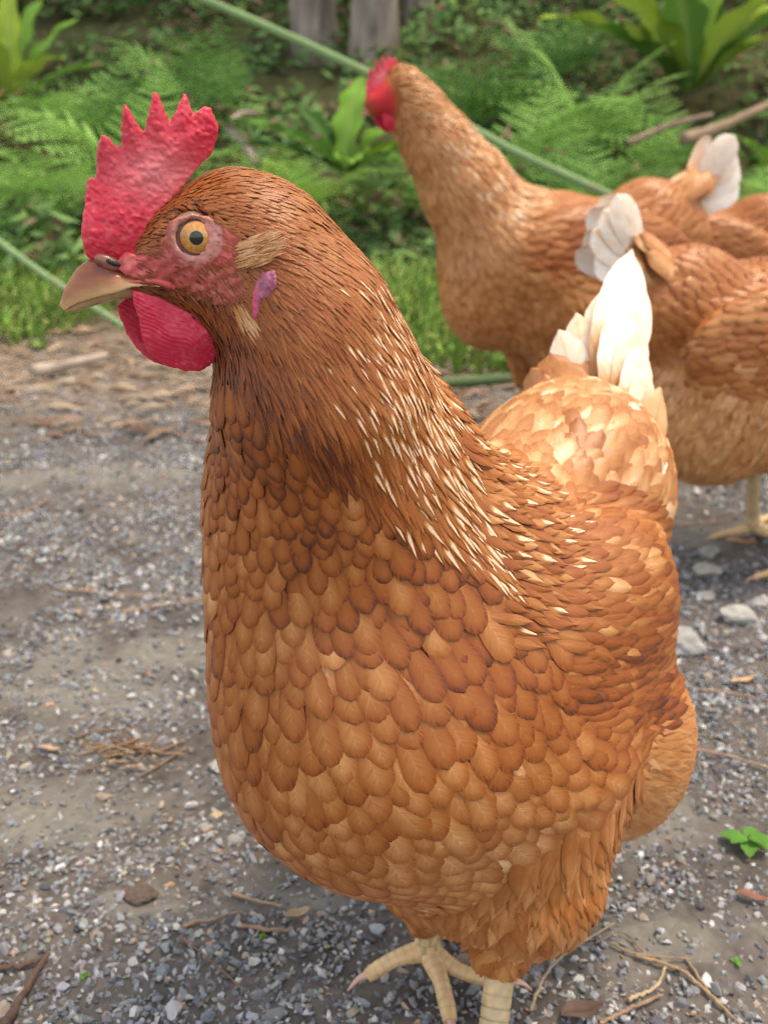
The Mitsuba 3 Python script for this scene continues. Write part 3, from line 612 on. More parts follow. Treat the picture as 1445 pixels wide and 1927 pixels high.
# ------------------------------------------------------------------ ground: gravel drive, litter strip, rising planted bank
def bank(x, y):
    edge = y + .10 * np.sin(x * 2.1 + .4) + .05 * np.sin(x * 5.3)
    z = .25 * sstep(2.0, 4.4, edge) * np.clip(edge - 2.0, 0, 9) + .16 * np.clip(edge - 4.0, 0, 30)
    return z + .03 * sstep(1.75, 2.1, edge)
MUD = [(*G(270, 1225)[:2], .085, .045), (*G(140, 1300)[:2], .09, .04), (*G(140, 1515)[:2], .055, .030), (*G(200, 895)[:2], .16, .05), (*G(560, 1690)[:2], .05, .02), (*G(1240, 1540)[:2], .07, .03), (*G(270, 1690)[:2], .025, .012), (*G(1300, 1000)[:2], .06, .04), (*G(1250, 1760)[:2], .05, .02)]
def mud_np(p):
    w = meshkit.fbm(np.c_[p[:, :2] * 22, np.zeros(len(p))], 3, 4) - .5; m = np.zeros(len(p))
    for cx, cy, rx, ry in MUD:
        m = np.maximum(m, sstep(1.35, .45, np.sqrt(((p[:, 0] - cx) / rx) ** 2 + ((p[:, 1] - cy) / ry) ** 2) + 2.1 * w))
    return m
def height(x, y):
    p = np.c_[x, y, 0 * x]
    near = sstep(3.0, 1.2, y)
    h = bank(x, y) + (meshkit.fbm(p * 26, 3, 1) - .5) * .010 + (meshkit.fbm(p * 150, 2, 2) - .5) * .0035 * near + (meshkit.fbm(p * 2.2, 3, 3) - .5) * .10 * sstep(1.9, 2.8, y)
    return h - .003
gx = np.r_[-np.sinh(np.linspace(3.3, 0, 190, endpoint=False)), np.sinh(np.linspace(0, 3.3, 190))] * 1.0
gy = np.r_[np.linspace(-6, .1, 30, endpoint=False), np.linspace(.1, 1.3, 200, endpoint=False), 1.3 + 2.5 * (np.sinh(np.linspace(0, 2.8, 190)) / 2.5)]
GX, GY = np.meshgrid(gx, gy, indexing='ij')
gv = np.c_[GX.ravel(), GY.ravel(), height(GX.ravel(), GY.ravel())]
i_, j_ = np.meshgrid(np.arange(len(gx) - 1), np.arange(len(gy) - 1), indexing='ij'); ny = len(gy)
gq = np.stack([i_*ny+j_, (i_+1)*ny+j_, (i_+1)*ny+j_+1, i_*ny+j_+1], -1).reshape(-1, 4)
def ground_color(p, n, uv):
    f = mikit.fbm(p.x * 40, p.y * 40, 0, 4); g = mikit.fbm(p.x * 260, p.y * 260, 3, 3); k = mikit.fbm(p.x * 6, p.y * 6, 7, 3)
    soil = mikit.mix((.070, .061, .055), (.165, .145, .130), dr.clip(f * 1.1 + (g - .5) * .9 - .05, 0, 1))
    w = mikit.fbm(p.x * 22, p.y * 22, 0, 3) - .5; m = mi.Float(0)
    for cx, cy, rx, ry in MUD:
        m = dr.maximum(m, mikit.smoothstep(1.35, .45, dr.sqrt(dr.square((p.x - cx) / rx) + dr.square((p.y - cy) / ry)) + 2.1 * w))
    c = mikit.mix(soil, mikit.mix((.135, .125, .108), (.25, .235, .205), dr.clip(g * .9 + f * .4 - .15, 0, 1)), m * .9)
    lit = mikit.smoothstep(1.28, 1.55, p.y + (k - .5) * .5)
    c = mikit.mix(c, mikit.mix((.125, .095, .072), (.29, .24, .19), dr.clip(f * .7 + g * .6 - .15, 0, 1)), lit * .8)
    grn = mikit.smoothstep(1.75, 2.15, p.y + (k - .5) * .6)
    return mikit.mix(c, mikit.mix((.030, .030, .014), (.085, .085, .035), dr.clip(f * .6 + k * .5, 0, 1)), grn)
scene['earth'] = {'type': 'twosided', 'bsdf': {'type': 'principled', 'base_color': mikit.proc(ground_color), 'roughness': .9, 'specular': .15}}
add('ground', (gv, tri(gq)), 'earth', smooth=True, label='gravel and bare earth drive rising to a planted bank', kind='structure')

def rot_random(n, rng):
    q = unit(rng.normal(size=(n, 4))); w, x, y, z = q.T
    return np.stack([np.stack([1-2*(y*y+z*z), 2*(x*y-z*w), 2*(x*z+y*w)], -1), np.stack([2*(x*y+z*w), 1-2*(x*x+z*z), 2*(y*z-x*w)], -1), np.stack([2*(x*z-y*w), 2*(y*z+x*w), 1-2*(x*x+y*y)], -1)], -2)
STONE_COL = np.array([(.155,.16,.17),(.20,.21,.225),(.27,.275,.285),(.11,.115,.125),(.17,.175,.185),(.36,.36,.355),(.46,.45,.43),(.29,.24,.19),(.33,.21,.14),(.08,.08,.09),(.24,.235,.22),(.20,.19,.17),(.15,.16,.18)])
STONE_COL = STONE_COL * 1.22
STONE_W = np.array([14,14,10,10,10,6,3.2,5,1.6,7,7,7,10.0]); STONE_W /= STONE_W.sum()
def pebbles(pos, r, rng, sub):
    """Angular gravel: each stone a squashed, chipped icosahedron in a colour of its own."""
    if sub < 0: b = np.array([[1, 0, 0], [-1, 0, 0], [0, 1, 0], [0, -1, 0], [0, 0, 1], [0, 0, -1.]]); f = np.array([[0, 2, 4], [2, 1, 4], [1, 3, 4], [3, 0, 4], [2, 0, 5], [1, 2, 5], [3, 1, 5], [0, 3, 5]])
    else: ico = trimesh.creation.icosphere(sub); b = np.array(ico.vertices); f = np.array(ico.faces)
    n = len(pos)
    protos = []
    for k in range(40):
        d = unit(rng.normal(size=(7, 3))); cut = rng.uniform(.42, .90, 7); v = b.copy()
        for dd, cc in zip(d, cut):
            s = v @ dd; v = v - np.maximum(s - cc, 0)[:, None] * dd
        protos.append(b * rng.uniform(.75, 1.3, (6, 1)) + rng.normal(0, .22, (6, 3)) if sub < 0 else v * rng.uniform(.80, 1.12, v.shape))
    v = np.array(protos)[rng.integers(0, 40, n)]
    sc = np.stack([rng.uniform(.9, 1.45, n), rng.uniform(.7, 1.0, n), rng.uniform(.45, .8, n)], -1) * r[:, None]
    R = rot_random(n, rng)
    v = np.einsum('nij,nvj->nvi', R, v * sc[:, None])
    v[..., 2] *= .8
    v = v + pos[:, None]
    col = STONE_COL[rng.choice(len(STONE_COL), n, p=STONE_W)] * rng.uniform(.75, 1.25, (n, 1)) * rng.uniform(.95, 1.05, (n, 3))
    col = np.repeat(col[:, None], v.shape[1], 1) * (.85 + .3 * meshkit.noise(v * 700, 3)[..., None])
    return v.reshape(-1, 3), (f[None] + (np.arange(n) * len(b))[:, None, None]).reshape(-1, 3), col.reshape(-1, 3)
rg = np.random.default_rng(5)
def spot(n, y0, y1, spread=.62):
    y = rg.uniform(y0, y1, n); x = rg.uniform(-1, 1, n) * (spread * (y * .93 + .15) + .20); return x, y
bunch = []
for n, y0, y1, ra, rb, sub in ((44000, .16, .66, .0010, .0027, -1), (9000, .16, .62, .0022, .0037, 0), (640, .16, .70, .0038, .0058, 1), (34000, .6, 1.2, .0017, .0040, -1), (3400, .6, 1.3, .0036, .0058, 0), (19000, 1.1, 2.0, .0026, .0058, -1)):
    x, y = spot(n, y0, y1); p = np.c_[x, y, 0 * x]
    keep = (rg.random(n) > mud_np(p) * .72) & (rg.random(n) > .93 * sstep(1.35, 1.75, y + .25 * (meshkit.noise(p * 5, 2) - .5))) & (meshkit.fbm(p * 9, 3, 8) + .25 * rg.random(n) > .42)
    p = p[keep]; r = ra + (rb - ra) * rg.random(len(p)) ** 1.6
    p[:, 2] = height(p[:, 0], p[:, 1]) + r * rg.uniform(.0, .35, len(p))
    bunch.append(pebbles(p, r, rg, sub))
bv, bf = join([(v, f) for v, f, c in bunch])
scene['stone_mat'] = vcol(.72, .35)
add('gravel', (bv, bf), 'stone_mat', color=np.vstack([c for _, _, c in bunch]), smooth=False, label='loose blue-grey gravel with scattered tan and white chips', kind='stuff')

# single stones that stand out
def stone(px, py, wpx, label, col, seed, flat=.55):
    g = G(px, py); d = (g - CAM) @ FWD; r = wpx / 2 / F_PX * d; ico = trimesh.creation.icosphere(4); v = np.array(ico.vertices)
    q = np.random.default_rng(seed)
    for dd, cc in zip(unit(q.normal(size=(9, 3))), q.uniform(.45, .85, 9)): v = v - np.maximum(v @ dd - cc, 0)[:, None] * dd * .9
    v = v * (1 + .5 * (meshkit.fbm(v * 2.6 + seed, 4, seed) - .5))[:, None] * [1.05, .85, flat] * r
    a = q.uniform(0, 6.3); v = np.c_[v[:, 0] * math.cos(a * .1) - v[:, 1] * math.sin(a * .1), v[:, 0] * math.sin(a * .1) + v[:, 1] * math.cos(a * .1), v[:, 2]]
    n = meshkit.fbm(v / r * 3 + seed, 4, 2)[:, None]; n2 = meshkit.noise(v / r * 14, 5)[:, None]
    c = np.asarray(col) * .80 * (.45 + .9 * n) * (.85 + .3 * n2)
    add('stone', (v + [g[0], g[1], height(g[:1], g[1:2])[0] + r * flat * .45], np.array(ico.faces)), 'stone_mat', color=np.clip(c, 0, .8), smooth=True, label=label, cat='stone', group='larger stones on the gravel')
for k, a in enumerate((
    (1388, 1168, 88, 'largest pale stone, right of the hen and below the yellow legs', (.50, .49, .45)), (1325, 1078, 62, 'pale blocky stone just left of and above the largest one', (.50, .48, .42)),
    (1292, 1215, 92, 'broad grey-white stone beside the front hen\'s belly fluff', (.48, .47, .44)), (1335, 1040, 44, 'small grey stone behind the two pale blocky ones', (.38, .37, .34)),
    (1325, 1120, 44, 'small chalky stone between two larger pale stones', (.46, .45, .42)), (1432, 1132, 40, 'white chip at the right edge of the picture', (.60, .59, .55)),
    (412, 1440, 46, 'pale grey stone close to the left side of the breast', (.42, .42, .38)), (408, 1532, 30, 'small sandy tan stone left of the breast', (.50, .40, .25)),
    (476, 1806, 30, 'white chip in front of the left foot', (.62, .61, .57)), (185, 1832, 22, 'grey rounded stone by the forked twig', (.33, .33, .33)), (250, 1810, 26, 'white angular chip right of the forked twig', (.58, .57, .54)))):
    stone(*a[:4], a[4], 30 + k)

# ------------------------------------------------------------------ twigs, straw, leaves, seedlings
def twig(px_list, r, col, label, cat='twig', name='twig', group='twigs on the gravel', lift=.002, forks=(), r1=None):
    def line(pl):
        g = np.array([G(x, y) for x, y in pl]); z = height(g[:, 0], g[:, 1]); g[:, 2] = z + r + lift
        c = catmull(g, 8); c += rg.normal(0, r * .22, c.shape); return c
    rs = np.random.default_rng(int(px_list[0][0] * 7 + px_list[0][1]))
    parts = []
    for k, pl in enumerate((px_list, *forks)):
        c = line(pl); m = len(c); rad = np.linspace(r, r * .6 if r1 is None else r1, m) * rs.uniform(.82, 1.18, m) * (1 if k == 0 else .75)
        parts.append(tube(c, rad, 8))
    v, f = join(parts); n = meshkit.fbm(v * 260, 3, 6)[:, None]
    add(name, (v, f), 'painted', color=np.clip(np.asarray(col) * (.55 + .9 * n), 0, 1), smooth=True, label=label, cat=cat, group=group)
BARK, TAN, PINK = (.115, .072, .055), (.36, .255, .155), (.36, .235, .165)
twig([(8, 1940), (55, 1860), (92, 1803)], .0022, BARK, 'dark forked twig in the bottom left corner', forks=([(-20, 1835), (40, 1822), (85, 1812)],))
twig([(437, 1672), (480, 1690), (532, 1708)], .0011, TAN, 'short straight tan stick below the breast', name='stick')
twig([(345, 1752), (372, 1738), (400, 1735), (420, 1722), (455, 1712)], .0012, (.28, .20, .13), 'crooked brown root left of the feet', name='root')
twig([(340, 1772), (390, 1805), (470, 1872)], .0007, (.20, .12, .08), 'thin dark stem running towards the bottom of the picture')
twig([(455, 1745), (530, 1752), (545, 1748)], .0012, (.30, .19, .13), 'reddish stick lying before the left foot', name='stick')
twig([(1000, 1900), (1010, 1870), (1035, 1825), (1080, 1785), (1155, 1742)], .0009, (.33, .26, .17), 'long curved dry stem to the right of the hen\'s leg', name='dry_stem')
twig([(1195, 1802), (1250, 1815), (1290, 1832), (1345, 1872), (1405, 1935)], .0011, TAN, 'long straw in the bottom right corner', name='straw')
twig([(1130, 1925), (1185, 1898), (1248, 1868)], .0012, (.34, .22, .14), 'flat brown straw below the long one', name='straw')
twig([(1182, 1880), (1215, 1862), (1240, 1848), (1252, 1822)], .0012, (.46, .35, .22), 'kinked pale straw crossing the long one', name='straw')
twig([(1290, 1804), (1318, 1840), (1345, 1872)], .0009, (.33, .24, .15), 'short straw on top of the long one', name='straw')
twig([(1150, 1780), (1200, 1800), (1300, 1808)], .0008, (.31, .22, .14), 'thin straw behind the long one', name='straw')
twig([(1288, 1411), (1360, 1428), (1450, 1446)], .0012, PINK, 'pinkish stick at the right edge beside the belly fluff', name='stick')
twig([(1315, 1302), (1370, 1306), (1425, 1316)], .0012, PINK, 'short pinkish stick above the one at the right edge', name='stick')
twig([(1330, 1215), (1400, 1222), (1470, 1218)], .0010, (.17, .12, .10), 'dark stick below the largest pale stone', name='stick')
twig([(108, 1105), (190, 1113), (290, 1122), (388, 1131)], .0009, (.40, .28, .19), 'long thin pale twig reaching the breast from the left')
twig([(228, 1146), (300, 1140), (388, 1133)], .0011, (.42, .28, .18), 'shorter pale twig just below the long thin one')
twig([(0, 976), (45, 964), (95, 940)], .0016, (.33, .20, .13), 'brown twig at the left edge behind the grey mud')
twig([(240, 803), (320, 815), (392, 832)], .0022, (.34, .21, .14), 'brown twig behind the hen\'s throat')
twig([(1262, 992), (1310, 984), (1372, 978)], .0012, PINK, 'pinkish twig by the feet of the hen on the right')
twig([(1210, 1795), (1170, 1760), (1120, 1780)], .0006, (.22, .17, .12), 'hair-thin stem next to the curved dry stem')
nk = key('needle_clump'); tag(nk, 'little heap of dry brown needles on the gravel left of the breast', 'needles')
for k in range(24):
    cx, cy = rg.normal(245, 34), rg.normal(1418, 13); a = rg.normal(-.22, .28); l = rg.uniform(22, 55)
    g = np.array([G(cx - l * math.cos(a), cy - l * math.sin(a) * .8), G(cx, cy - rg.uniform(-2, 4)), G(cx + l * math.cos(a), cy + l * math.sin(a) * .8)])
    g[:, 2] = height(g[:, 0], g[:, 1]) + .002 + rg.uniform(0, .007) * np.exp(-((cx - 245) / 40) ** 2); c = catmull(g, 4)
    v, f = tube(c, rg.uniform(.0004, .0009), 6); col = np.array([(.27, .17, .105), (.19, .115, .07), (.34, .24, .155)][k % 3])
    add('needle', (v, f), 'painted', nk, color=np.repeat(col[None], len(v), 0) * (.7 + .6 * meshkit.noise(v * 300)[:, None]), smooth=True)
def flat_leaf(px, py, lpx, ang, col, label, asp=.32, fold=.35, name='fallen_leaf', cat='leaf', group='fallen leaves', z=.004):
    g = G(px, py); L = lpx / F_PX * ((g - CAM) @ FWD); s, u = np.meshgrid(np.linspace(0, 1, 14), np.linspace(-1, 1, 7), indexing='ij')
    w = np.sin(np.pi * s ** .85) ** .8 * asp / 2; x = (s - .5) * L; y = u * w * L; zz = np.abs(y) * fold + .05 * L * np.sin(s * 7 + ang) + .1 * L * (s - .5) ** 2
    v = np.stack([x * math.cos(ang) - y * math.sin(ang) + g[0], x * math.sin(ang) + y * math.cos(ang) + g[1], zz], -1).reshape(-1, 3)
    v[:, 2] += height(g[:1], g[1:2])[0] + z
    r_, c_ = np.meshgrid(np.arange(13), np.arange(6), indexing='ij'); q = np.stack([r_*7+c_, r_*7+c_+1, (r_+1)*7+c_+1, (r_+1)*7+c_], -1).reshape(-1, 4)
    col = np.asarray(col) * (.7 + .6 * meshkit.fbm(v * 150, 2)[:, None]) * (1 - .3 * np.exp(-(u.ravel()[:, None] / .15) ** 2))
    add(name, (v, tri(q)), 'painted', color=np.clip(col, 0, 1), smooth=True, label=label, cat=cat, group=group)
flat_leaf(1392, 1022, 60, .1, (.42, .20, .09), 'orange fallen leaf just left of the yellow legs')
flat_leaf(1440, 1085, 60, .5, (.48, .23, .10), 'orange fallen leaf at the right edge under the yellow legs')
flat_leaf(1398, 1282, 62, .4, (.55, .34, .16), 'curled ochre leaf on the gravel right of the belly fluff', asp=.2)
flat_leaf(560, 1722, 52, .45, (.36, .25, .15), 'curled bark flake in front of the left toes', asp=.4, name='bark_flake', cat='bark', group='bark flakes')
flat_leaf(1095, 1908, 90, .3, (.115, .075, .058), 'dark brown dead leaf at the bottom edge right of the shank', asp=.45)
flat_leaf(95, 1412, 45, -.05, (.42, .28, .18), 'short bark flake left of the needle heap', asp=.25, name='bark_flake', cat='bark', group='bark flakes')
flat_leaf(1415, 1690, 60, -.3, (.26, .12, .085), 'red-brown bark flake at the lower right edge', asp=.3, name='bark_flake', cat='bark', group='bark flakes')
def clod(px, py, w, label):
    g = G(px, py); d = (g - CAM) @ FWD; r = w / 2 / F_PX * d; ico = trimesh.creation.icosphere(5); v = np.array(ico.vertices)
    v = v * (1 + .7 * (meshkit.fbm(v * 2.6 + 2, 5, 3) - .5))[:, None] * [1, .75, .26] * r * (1 + .5 * (meshkit.fbm(v * 1.1 + 5, 2, 8) - .5))[:, None]
    c = np.array([.115, .085, .070]) * (.5 + 1.0 * meshkit.fbm(v / r * 6, 4, 3)[:, None])
    add('earth_clod', (v + [g[0], g[1], height(g[:1], g[1:2])[0] + .002], np.array(ico.faces)), 'painted', color=c, smooth=True, label=label, cat='clod')
clod(262, 1680, 62, 'red-brown clod of earth on the gravel lower left')
def seedling(px, py, sz, n, label, seed):
    q = np.random.default_rng(seed); g = G(px, py); g[2] = height(g[:1], g[1:2])[0]; d = (g - CAM) @ FWD; k = key('seedling'); tag(k, label, 'seedling', 'green seedlings on the gravel'); L0 = sz / F_PX * d
    v, f = tube(catmull([g, g + [0, 0, L0 * .3], g + [L0 * .05, 0, L0 * .6]], 4), L0 * .03, 6); add('stem', (v, f), 'leaf', k, color=np.full((len(v), 3), 1.) * [.20, .30, .08], smooth=True)
    for m in range(n):
        a = m * 2.4 + q.uniform(-.4, .4); L = L0 * q.uniform(.6, 1.0); s, u = np.meshgrid(np.linspace(0, 1, 9), np.linspace(-1, 1, 5), indexing='ij')
        w = np.sin(np.pi * s ** .8) ** .7 * .33 * (1 + .12 * np.cos(s * 30)); x = s * L; y = u * w * L; z = L0 * (.25 + .35 * m / n) + L * (.35 * s - .35 * s * s) + np.abs(y) * .25
        p = np.stack([x * math.cos(a) - y * math.sin(a), x * math.sin(a) + y * math.cos(a), z], -1).reshape(-1, 3) + g
        r_, c_ = np.meshgrid(np.arange(8), np.arange(4), indexing='ij'); qq = np.stack([r_*5+c_, r_*5+c_+1, (r_+1)*5+c_+1, (r_+1)*5+c_], -1).reshape(-1, 4)
        add('leaf', (p, tri(qq)), 'leaf', k, color=np.array([.14, .31, .06]) * (.75 + .5 * meshkit.noise(p * 120)[:, None]), smooth=True)
seedling(1405, 1585, 60, 6, 'young green seedling with toothed leaves at the right edge', 3)
seedling(156, 1832, 14, 4, 'tiny green sprout by the forked twig', 4)
seedling(492, 1760, 13, 4, 'tiny green sprout before the left toes', 5)
seedling(1385, 1808, 16, 4, 'tiny bright sprout above the long straw', 6)

# dry litter along the edge of the gravel
LV, LF, LC = [], [], []
for k in range(7400):
    y = rg.uniform(1.25, 2.15); x = rg.uniform(-1, 1) * (.62 * y + .5)
    if rg.random() < .75 * sstep(1.6, 1.25, y) : continue
    L = rg.uniform(.008, .036); a = rg.normal(0, .7); c = np.array([x, y, height(np.array([x]), np.array([y]))[0] + rg.uniform(.001, .010)])
    dx = np.array([math.cos(a), math.sin(a), rg.normal(0, .12)]) * L; w = L * rg.choice([.06, .06, .1, .3]); ny_ = np.array([-math.sin(a), math.cos(a), 0]) * w
    up = np.array([0, 0, w * .5 + L * .06]); v = np.array([c - dx, c - ny_ * .8 + up * .6, c + ny_ * .8 + up * .5, c + dx, c + up * 1.5]) ; n0 = len(LV) * 5
    LV.append(v); LF.append(np.array([[0, 1, 4], [0, 4, 2], [1, 3, 4], [4, 3, 2]]) + n0)
    LC.append(np.repeat((np.array([(.36, .265, .18), (.28, .185, .12), (.19, .12, .08), (.40, .32, .235)][rg.integers(4)]) * rg.uniform(.7, 1.2))[None], 5, 0))
add('leaf_litter', (np.vstack(LV), np.vstack(LF)), 'painted', color=np.vstack(LC), label='strip of dry leaves and twigs along the edge of the gravel', kind='stuff')
# ------------------------------------------------------------------ plants on the bank
rp = np.random.default_rng(77)
def on_bank(px, y):          # the foot of a plant standing y metres away under the column px
    x = (px - CX) / F_PX * (y * math.cos(PITCH) + .1); return np.array([x, y, height(np.array([x]), np.array([y]))[0]])
def strap_mesh(L, Wd, droop, wave, seed, rows=18, cols=7, notch=0.0):
    s, u = np.meshgrid(np.linspace(0, 1, rows), np.linspace(-1, 1, cols), indexing='ij'); q = np.random.default_rng(seed)
    w = np.clip(np.sin(np.pi * (s * .93 + .05)) ** .65, .08, 1) * Wd / 2 * (1 + wave * .12 * np.sin(s * 23 + seed) * np.abs(u))
    th = -droop * s; x = np.cumsum(np.cos(th), 0) * L / rows; z = np.cumsum(np.sin(th), 0) * L / rows
    v = np.stack([x, u * w, z + np.abs(u) * w * .45 + wave * .12 * Wd * np.sin(s * 19 + u * 2 + seed) * np.abs(u)], -1)
    r_, c_ = np.meshgrid(np.arange(rows - 1), np.arange(cols - 1), indexing='ij'); q4 = np.stack([r_*cols+c_, r_*cols+c_+1, (r_+1)*cols+c_+1, (r_+1)*cols+c_], -1).reshape(-1, 4)
    return v.reshape(-1, 3), tri(q4), u.ravel(), s.ravel()
def frond_mesh(L, seed, width=.42, droop=1.3, pairs=10, sub=7, stalk=.16):
    """A feathery bracken frond along +x: a stalk with leaflets that are cut into lobes again."""
    q = np.random.default_rng(seed); n = 40; th = .25 - droop * np.linspace(0, 1, n) ** 1.4; rx = np.cumsum(np.cos(th)) * L / n; rz = np.cumsum(np.sin(th)) * L / n
    c = np.c_[rx, .02 * L * np.sin(np.linspace(0, 4, n) + seed), rz]; V, Fc = [], []
    v, f = tube(c, np.linspace(.0032, .0006, n), 5); V.append(v); Fc.append(f); k = len(v)
    tang = unit(np.gradient(c, axis=0))
    for m in range(pairs):
        t = stalk + (1 - stalk) * (m + .5) / pairs; i = min(int(t * n), n - 1); o = c[i]; tg = tang[i]; nrm = unit(np.array([-tg[2], 0, tg[0]])); pl = L * width * (1 - ((t - stalk) / (1 - stalk)) ** 1.25) * q.uniform(.88, 1.08) + .012
        for sd in (1, -1):
            d = unit(np.array([0, sd, 0]) * .86 + tg * .5 + nrm * q.uniform(-.12, .06)); sag = q.uniform(.10, .28); b = unit(np.cross(nrm, d))
            for j in range(sub):
                s = (j + .4) / sub; p0 = o + d * pl * s - np.array([0, 0, sag * pl * s * s]); ll = pl * .095 * (1 - s * .75) + .004; ww = pl / sub * .62
                for e in (1, -1):
                    dd = unit(b * e * .9 + d * .45); tip = p0 + dd * ll - np.array([0, 0, ll * .25]); m1 = p0 + dd * ll * .45
                    V.append(np.array([p0 - d * ww * .3, m1 - d * ww, tip, m1 + d * ww])); Fc.append(np.array([[0, 1, 2], [0, 2, 3]]) + k); k += 4
    return np.vstack(V), np.vstack(Fc)
GREENS = [(.130, .225, .058), (.105, .190, .052), (.165, .265, .075), (.080, .150, .046), (.180, .270, .058)]
_fr = {}
def frond_ply(kind, tint):
    if (kind, tint) not in _fr:
        L = .5; v, f = frond_mesh(L, kind + 3, width=(.40, .34, .46)[kind % 3], droop=(1.0, 1.5, 1.25)[kind % 3])
        base = np.array(GREENS[tint]) * 2.1 if tint < 9 else np.array([(.19, .115, .070), (.155, .115, .075)][tint - 9])
        col = base * (.70 + .6 * meshkit.noise(v * 45, 3)[:, None]); _fr[(kind, tint)] = mikit.ply((v, f), 'leaf', color=col)
    return _fr[(kind, tint)]
def fern(px, y, n, L, label, tints, lean=None, cat='fern', name='fern', group='ferns on the bank', elev=(25, 70), dz=0.0):
    b = on_bank(px, y); b[2] += dz; k = key(name); tag(k, label, cat, group)
    for m in range(n):
        az = (m / n * 360 + rp.uniform(-28, 28)) if lean is None else lean[0] + rp.uniform(-1, 1) * lean[1]
        sc = L / .5 * rp.uniform(.75, 1.12); kk = key('frond', k)
        M = T().translate(b.tolist()).rotate([0, 0, 1], az).rotate([0, 1, 0], -rp.uniform(*elev)).rotate([1, 0, 0], rp.uniform(-18, 18)).scale(sc)
        scene[kk] = {**frond_ply(int(rp.integers(0, 3)), int(rp.choice(tints))), 'to_world': M}
DN = (250, 75)
fern(110, 2.95, 9, .46, 'large feathery fern at the left edge, in front of the others there', (0, 2, 2))
fern(20, 2.75, 6, .36, 'low fern at the far left, lowest on the bank', (2, 0))
fern(270, 3.25, 9, .52, 'broad pale fern above the front hen\'s comb', (2, 2, 0))
fern(175, 3.55, 8, .50, 'fern behind the large one on the left', (1, 3, 0))
fern(385, 3.75, 8, .48, 'dark fern between the pale fern and the tree trunks', (3, 1))
fern(230, 2.75, 5, .30, 'small fern directly behind the comb', (0, 2))
fern(560, 2.62, 10, .30, 'pale drooping fern between the two combs', (2, 2, 4), elev=(35, 75), dz=.10)
fern(470, 3.1, 6, .30, 'small dark fern behind the forked branch', (1, 3))
fern(975, 3.05, 9, .46, 'lush fern behind the neck of the upright hen', (0, 2))
fern(1090, 3.35, 9, .52, 'tall fern near the top, right of the middle', (2, 0))
fern(1120, 2.80, 8, .36, 'drooping fern above the furthest hen', (0, 1, 2))
fern(880, 3.5, 8, .46, 'dark fern right of the tree trunks', (1, 3))
fern(1010, 3.9, 8, .5, 'shaded fern at the top behind the lush one', (1, 3))
fern(1420, 2.95, 8, .40, 'fern at the right edge above the log', (0, 2))
fern(1250, 3.3, 7, .42, 'fern below the big strap leaves at the upper right', (1, 0))
fern(700, 3.2, 6, .32, 'small fern at the foot of the tree trunks', (1, 3))
fern(830, 2.85, 5, .30, 'small fern just behind the red comb', (0, 1))
fern(1230, 2.95, 7, .34, 'dead brown fern on the bank at the upper right', (9, 10), name='dead_fern', cat='dead fern', group='dead ferns', elev=(15, 55))
fern(1130, 2.55, 5, .22, 'low dead fern behind the furthest hen', (9, 10), name='dead_fern', cat='dead fern', group='dead ferns', elev=(10, 40))
fern(70, 3.6, 6, .36, 'reddish dead fern under the strap leaves at the upper left', (9, 9), name='dead_fern', cat='dead fern', group='dead ferns', elev=(10, 60))
def strap_plant(px, y, leaves, label, L, Wd, cols, dz=0.0, group='strap-leaved plants'):
    b = on_bank(px, y); b[2] += dz; k = key('strap_leaf_plant'); tag(k, label, 'plant', group)
    for m, (az, el, ls) in enumerate(leaves):
        v, f, u, s = strap_mesh(L * ls, Wd * (.85 + .3 * rp.random()), rp.uniform(.5, 1.1), 1.0, m + int(px))
        base = np.array(cols[m % len(cols)]); stripe = .82 + .25 * np.sin(u * 9 + s * 2) ** 2; col = base * (stripe * (.8 + .4 * meshkit.noise(v * 30, 2)))[:, None]
        mid = np.exp(-(u / .12) ** 2)[:, None]; col = col * (1 - .5 * mid) + np.array([.25, .34, .12]) * .5 * mid
        kk = key('leaf', k); scene[kk] = {**mikit.ply((v, f), 'leaf', smooth=True, color=col), 'to_world': T().translate((b + [0, 0, .02]).tolist()).rotate([0, 0, 1], az).rotate([0, 1, 0], -el)}
LG, MG, YG, DG = (.19, .36, .06), (.11, .23, .045), (.30, .42, .06), (.05, .115, .03)
strap_plant(650, 2.75, [(165, 42, 1.15), (190, 30, .9), (75, 78, .9), (20, 55, 1.0), (5, 38, 1.0), (-30, 30, .7), (230, 40, .7), (140, 60, .8), (40, 30, .8), (-80, 35, .5)], 'glossy strap-leaved plant behind the head of the upright hen', .36, .075, (MG, DG, LG, LG, YG, MG), dz=.20)
strap_plant(1275, 3.75, [(100, 80, 1.2), (60, 72, 1.2), (20, 60, 1.2), (150, 66, 1.2), (185, 50, 1.1), (200, 42, 1.0), (-10, 48, 1.1), (90, 85, 1.3), (-60, 60, 1.0), (240, 60, 1.0), (40, 80, 1.3), (130, 80, 1.2), (215, 55, 1.1), (-30, 58, 1.1)], 'big strap-leaved plant with upright yellow-green leaves, top right', .58, .12, (YG, MG, YG, LG), dz=.07)
strap_plant(45, 3.9, [(95, 80, 1.1), (50, 65, 1.0), (140, 65, 1.0), (180, 48, 1.0), (10, 50, 1.0), (-40, 55, .9), (230, 60, .9), (80, 72, 1.1), (-90, 70, .9)], 'yellow-green strap-leaved plant in the top left corner', .50, .085, (YG, LG, YG))
strap_plant(1450, 3.3, [(120, 60, .9), (170, 45, .9), (220, 50, .8), (60, 70, .9), (0, 50, .9)], 'small strap-leaved plant at the right edge', .32, .05, (LG, MG))
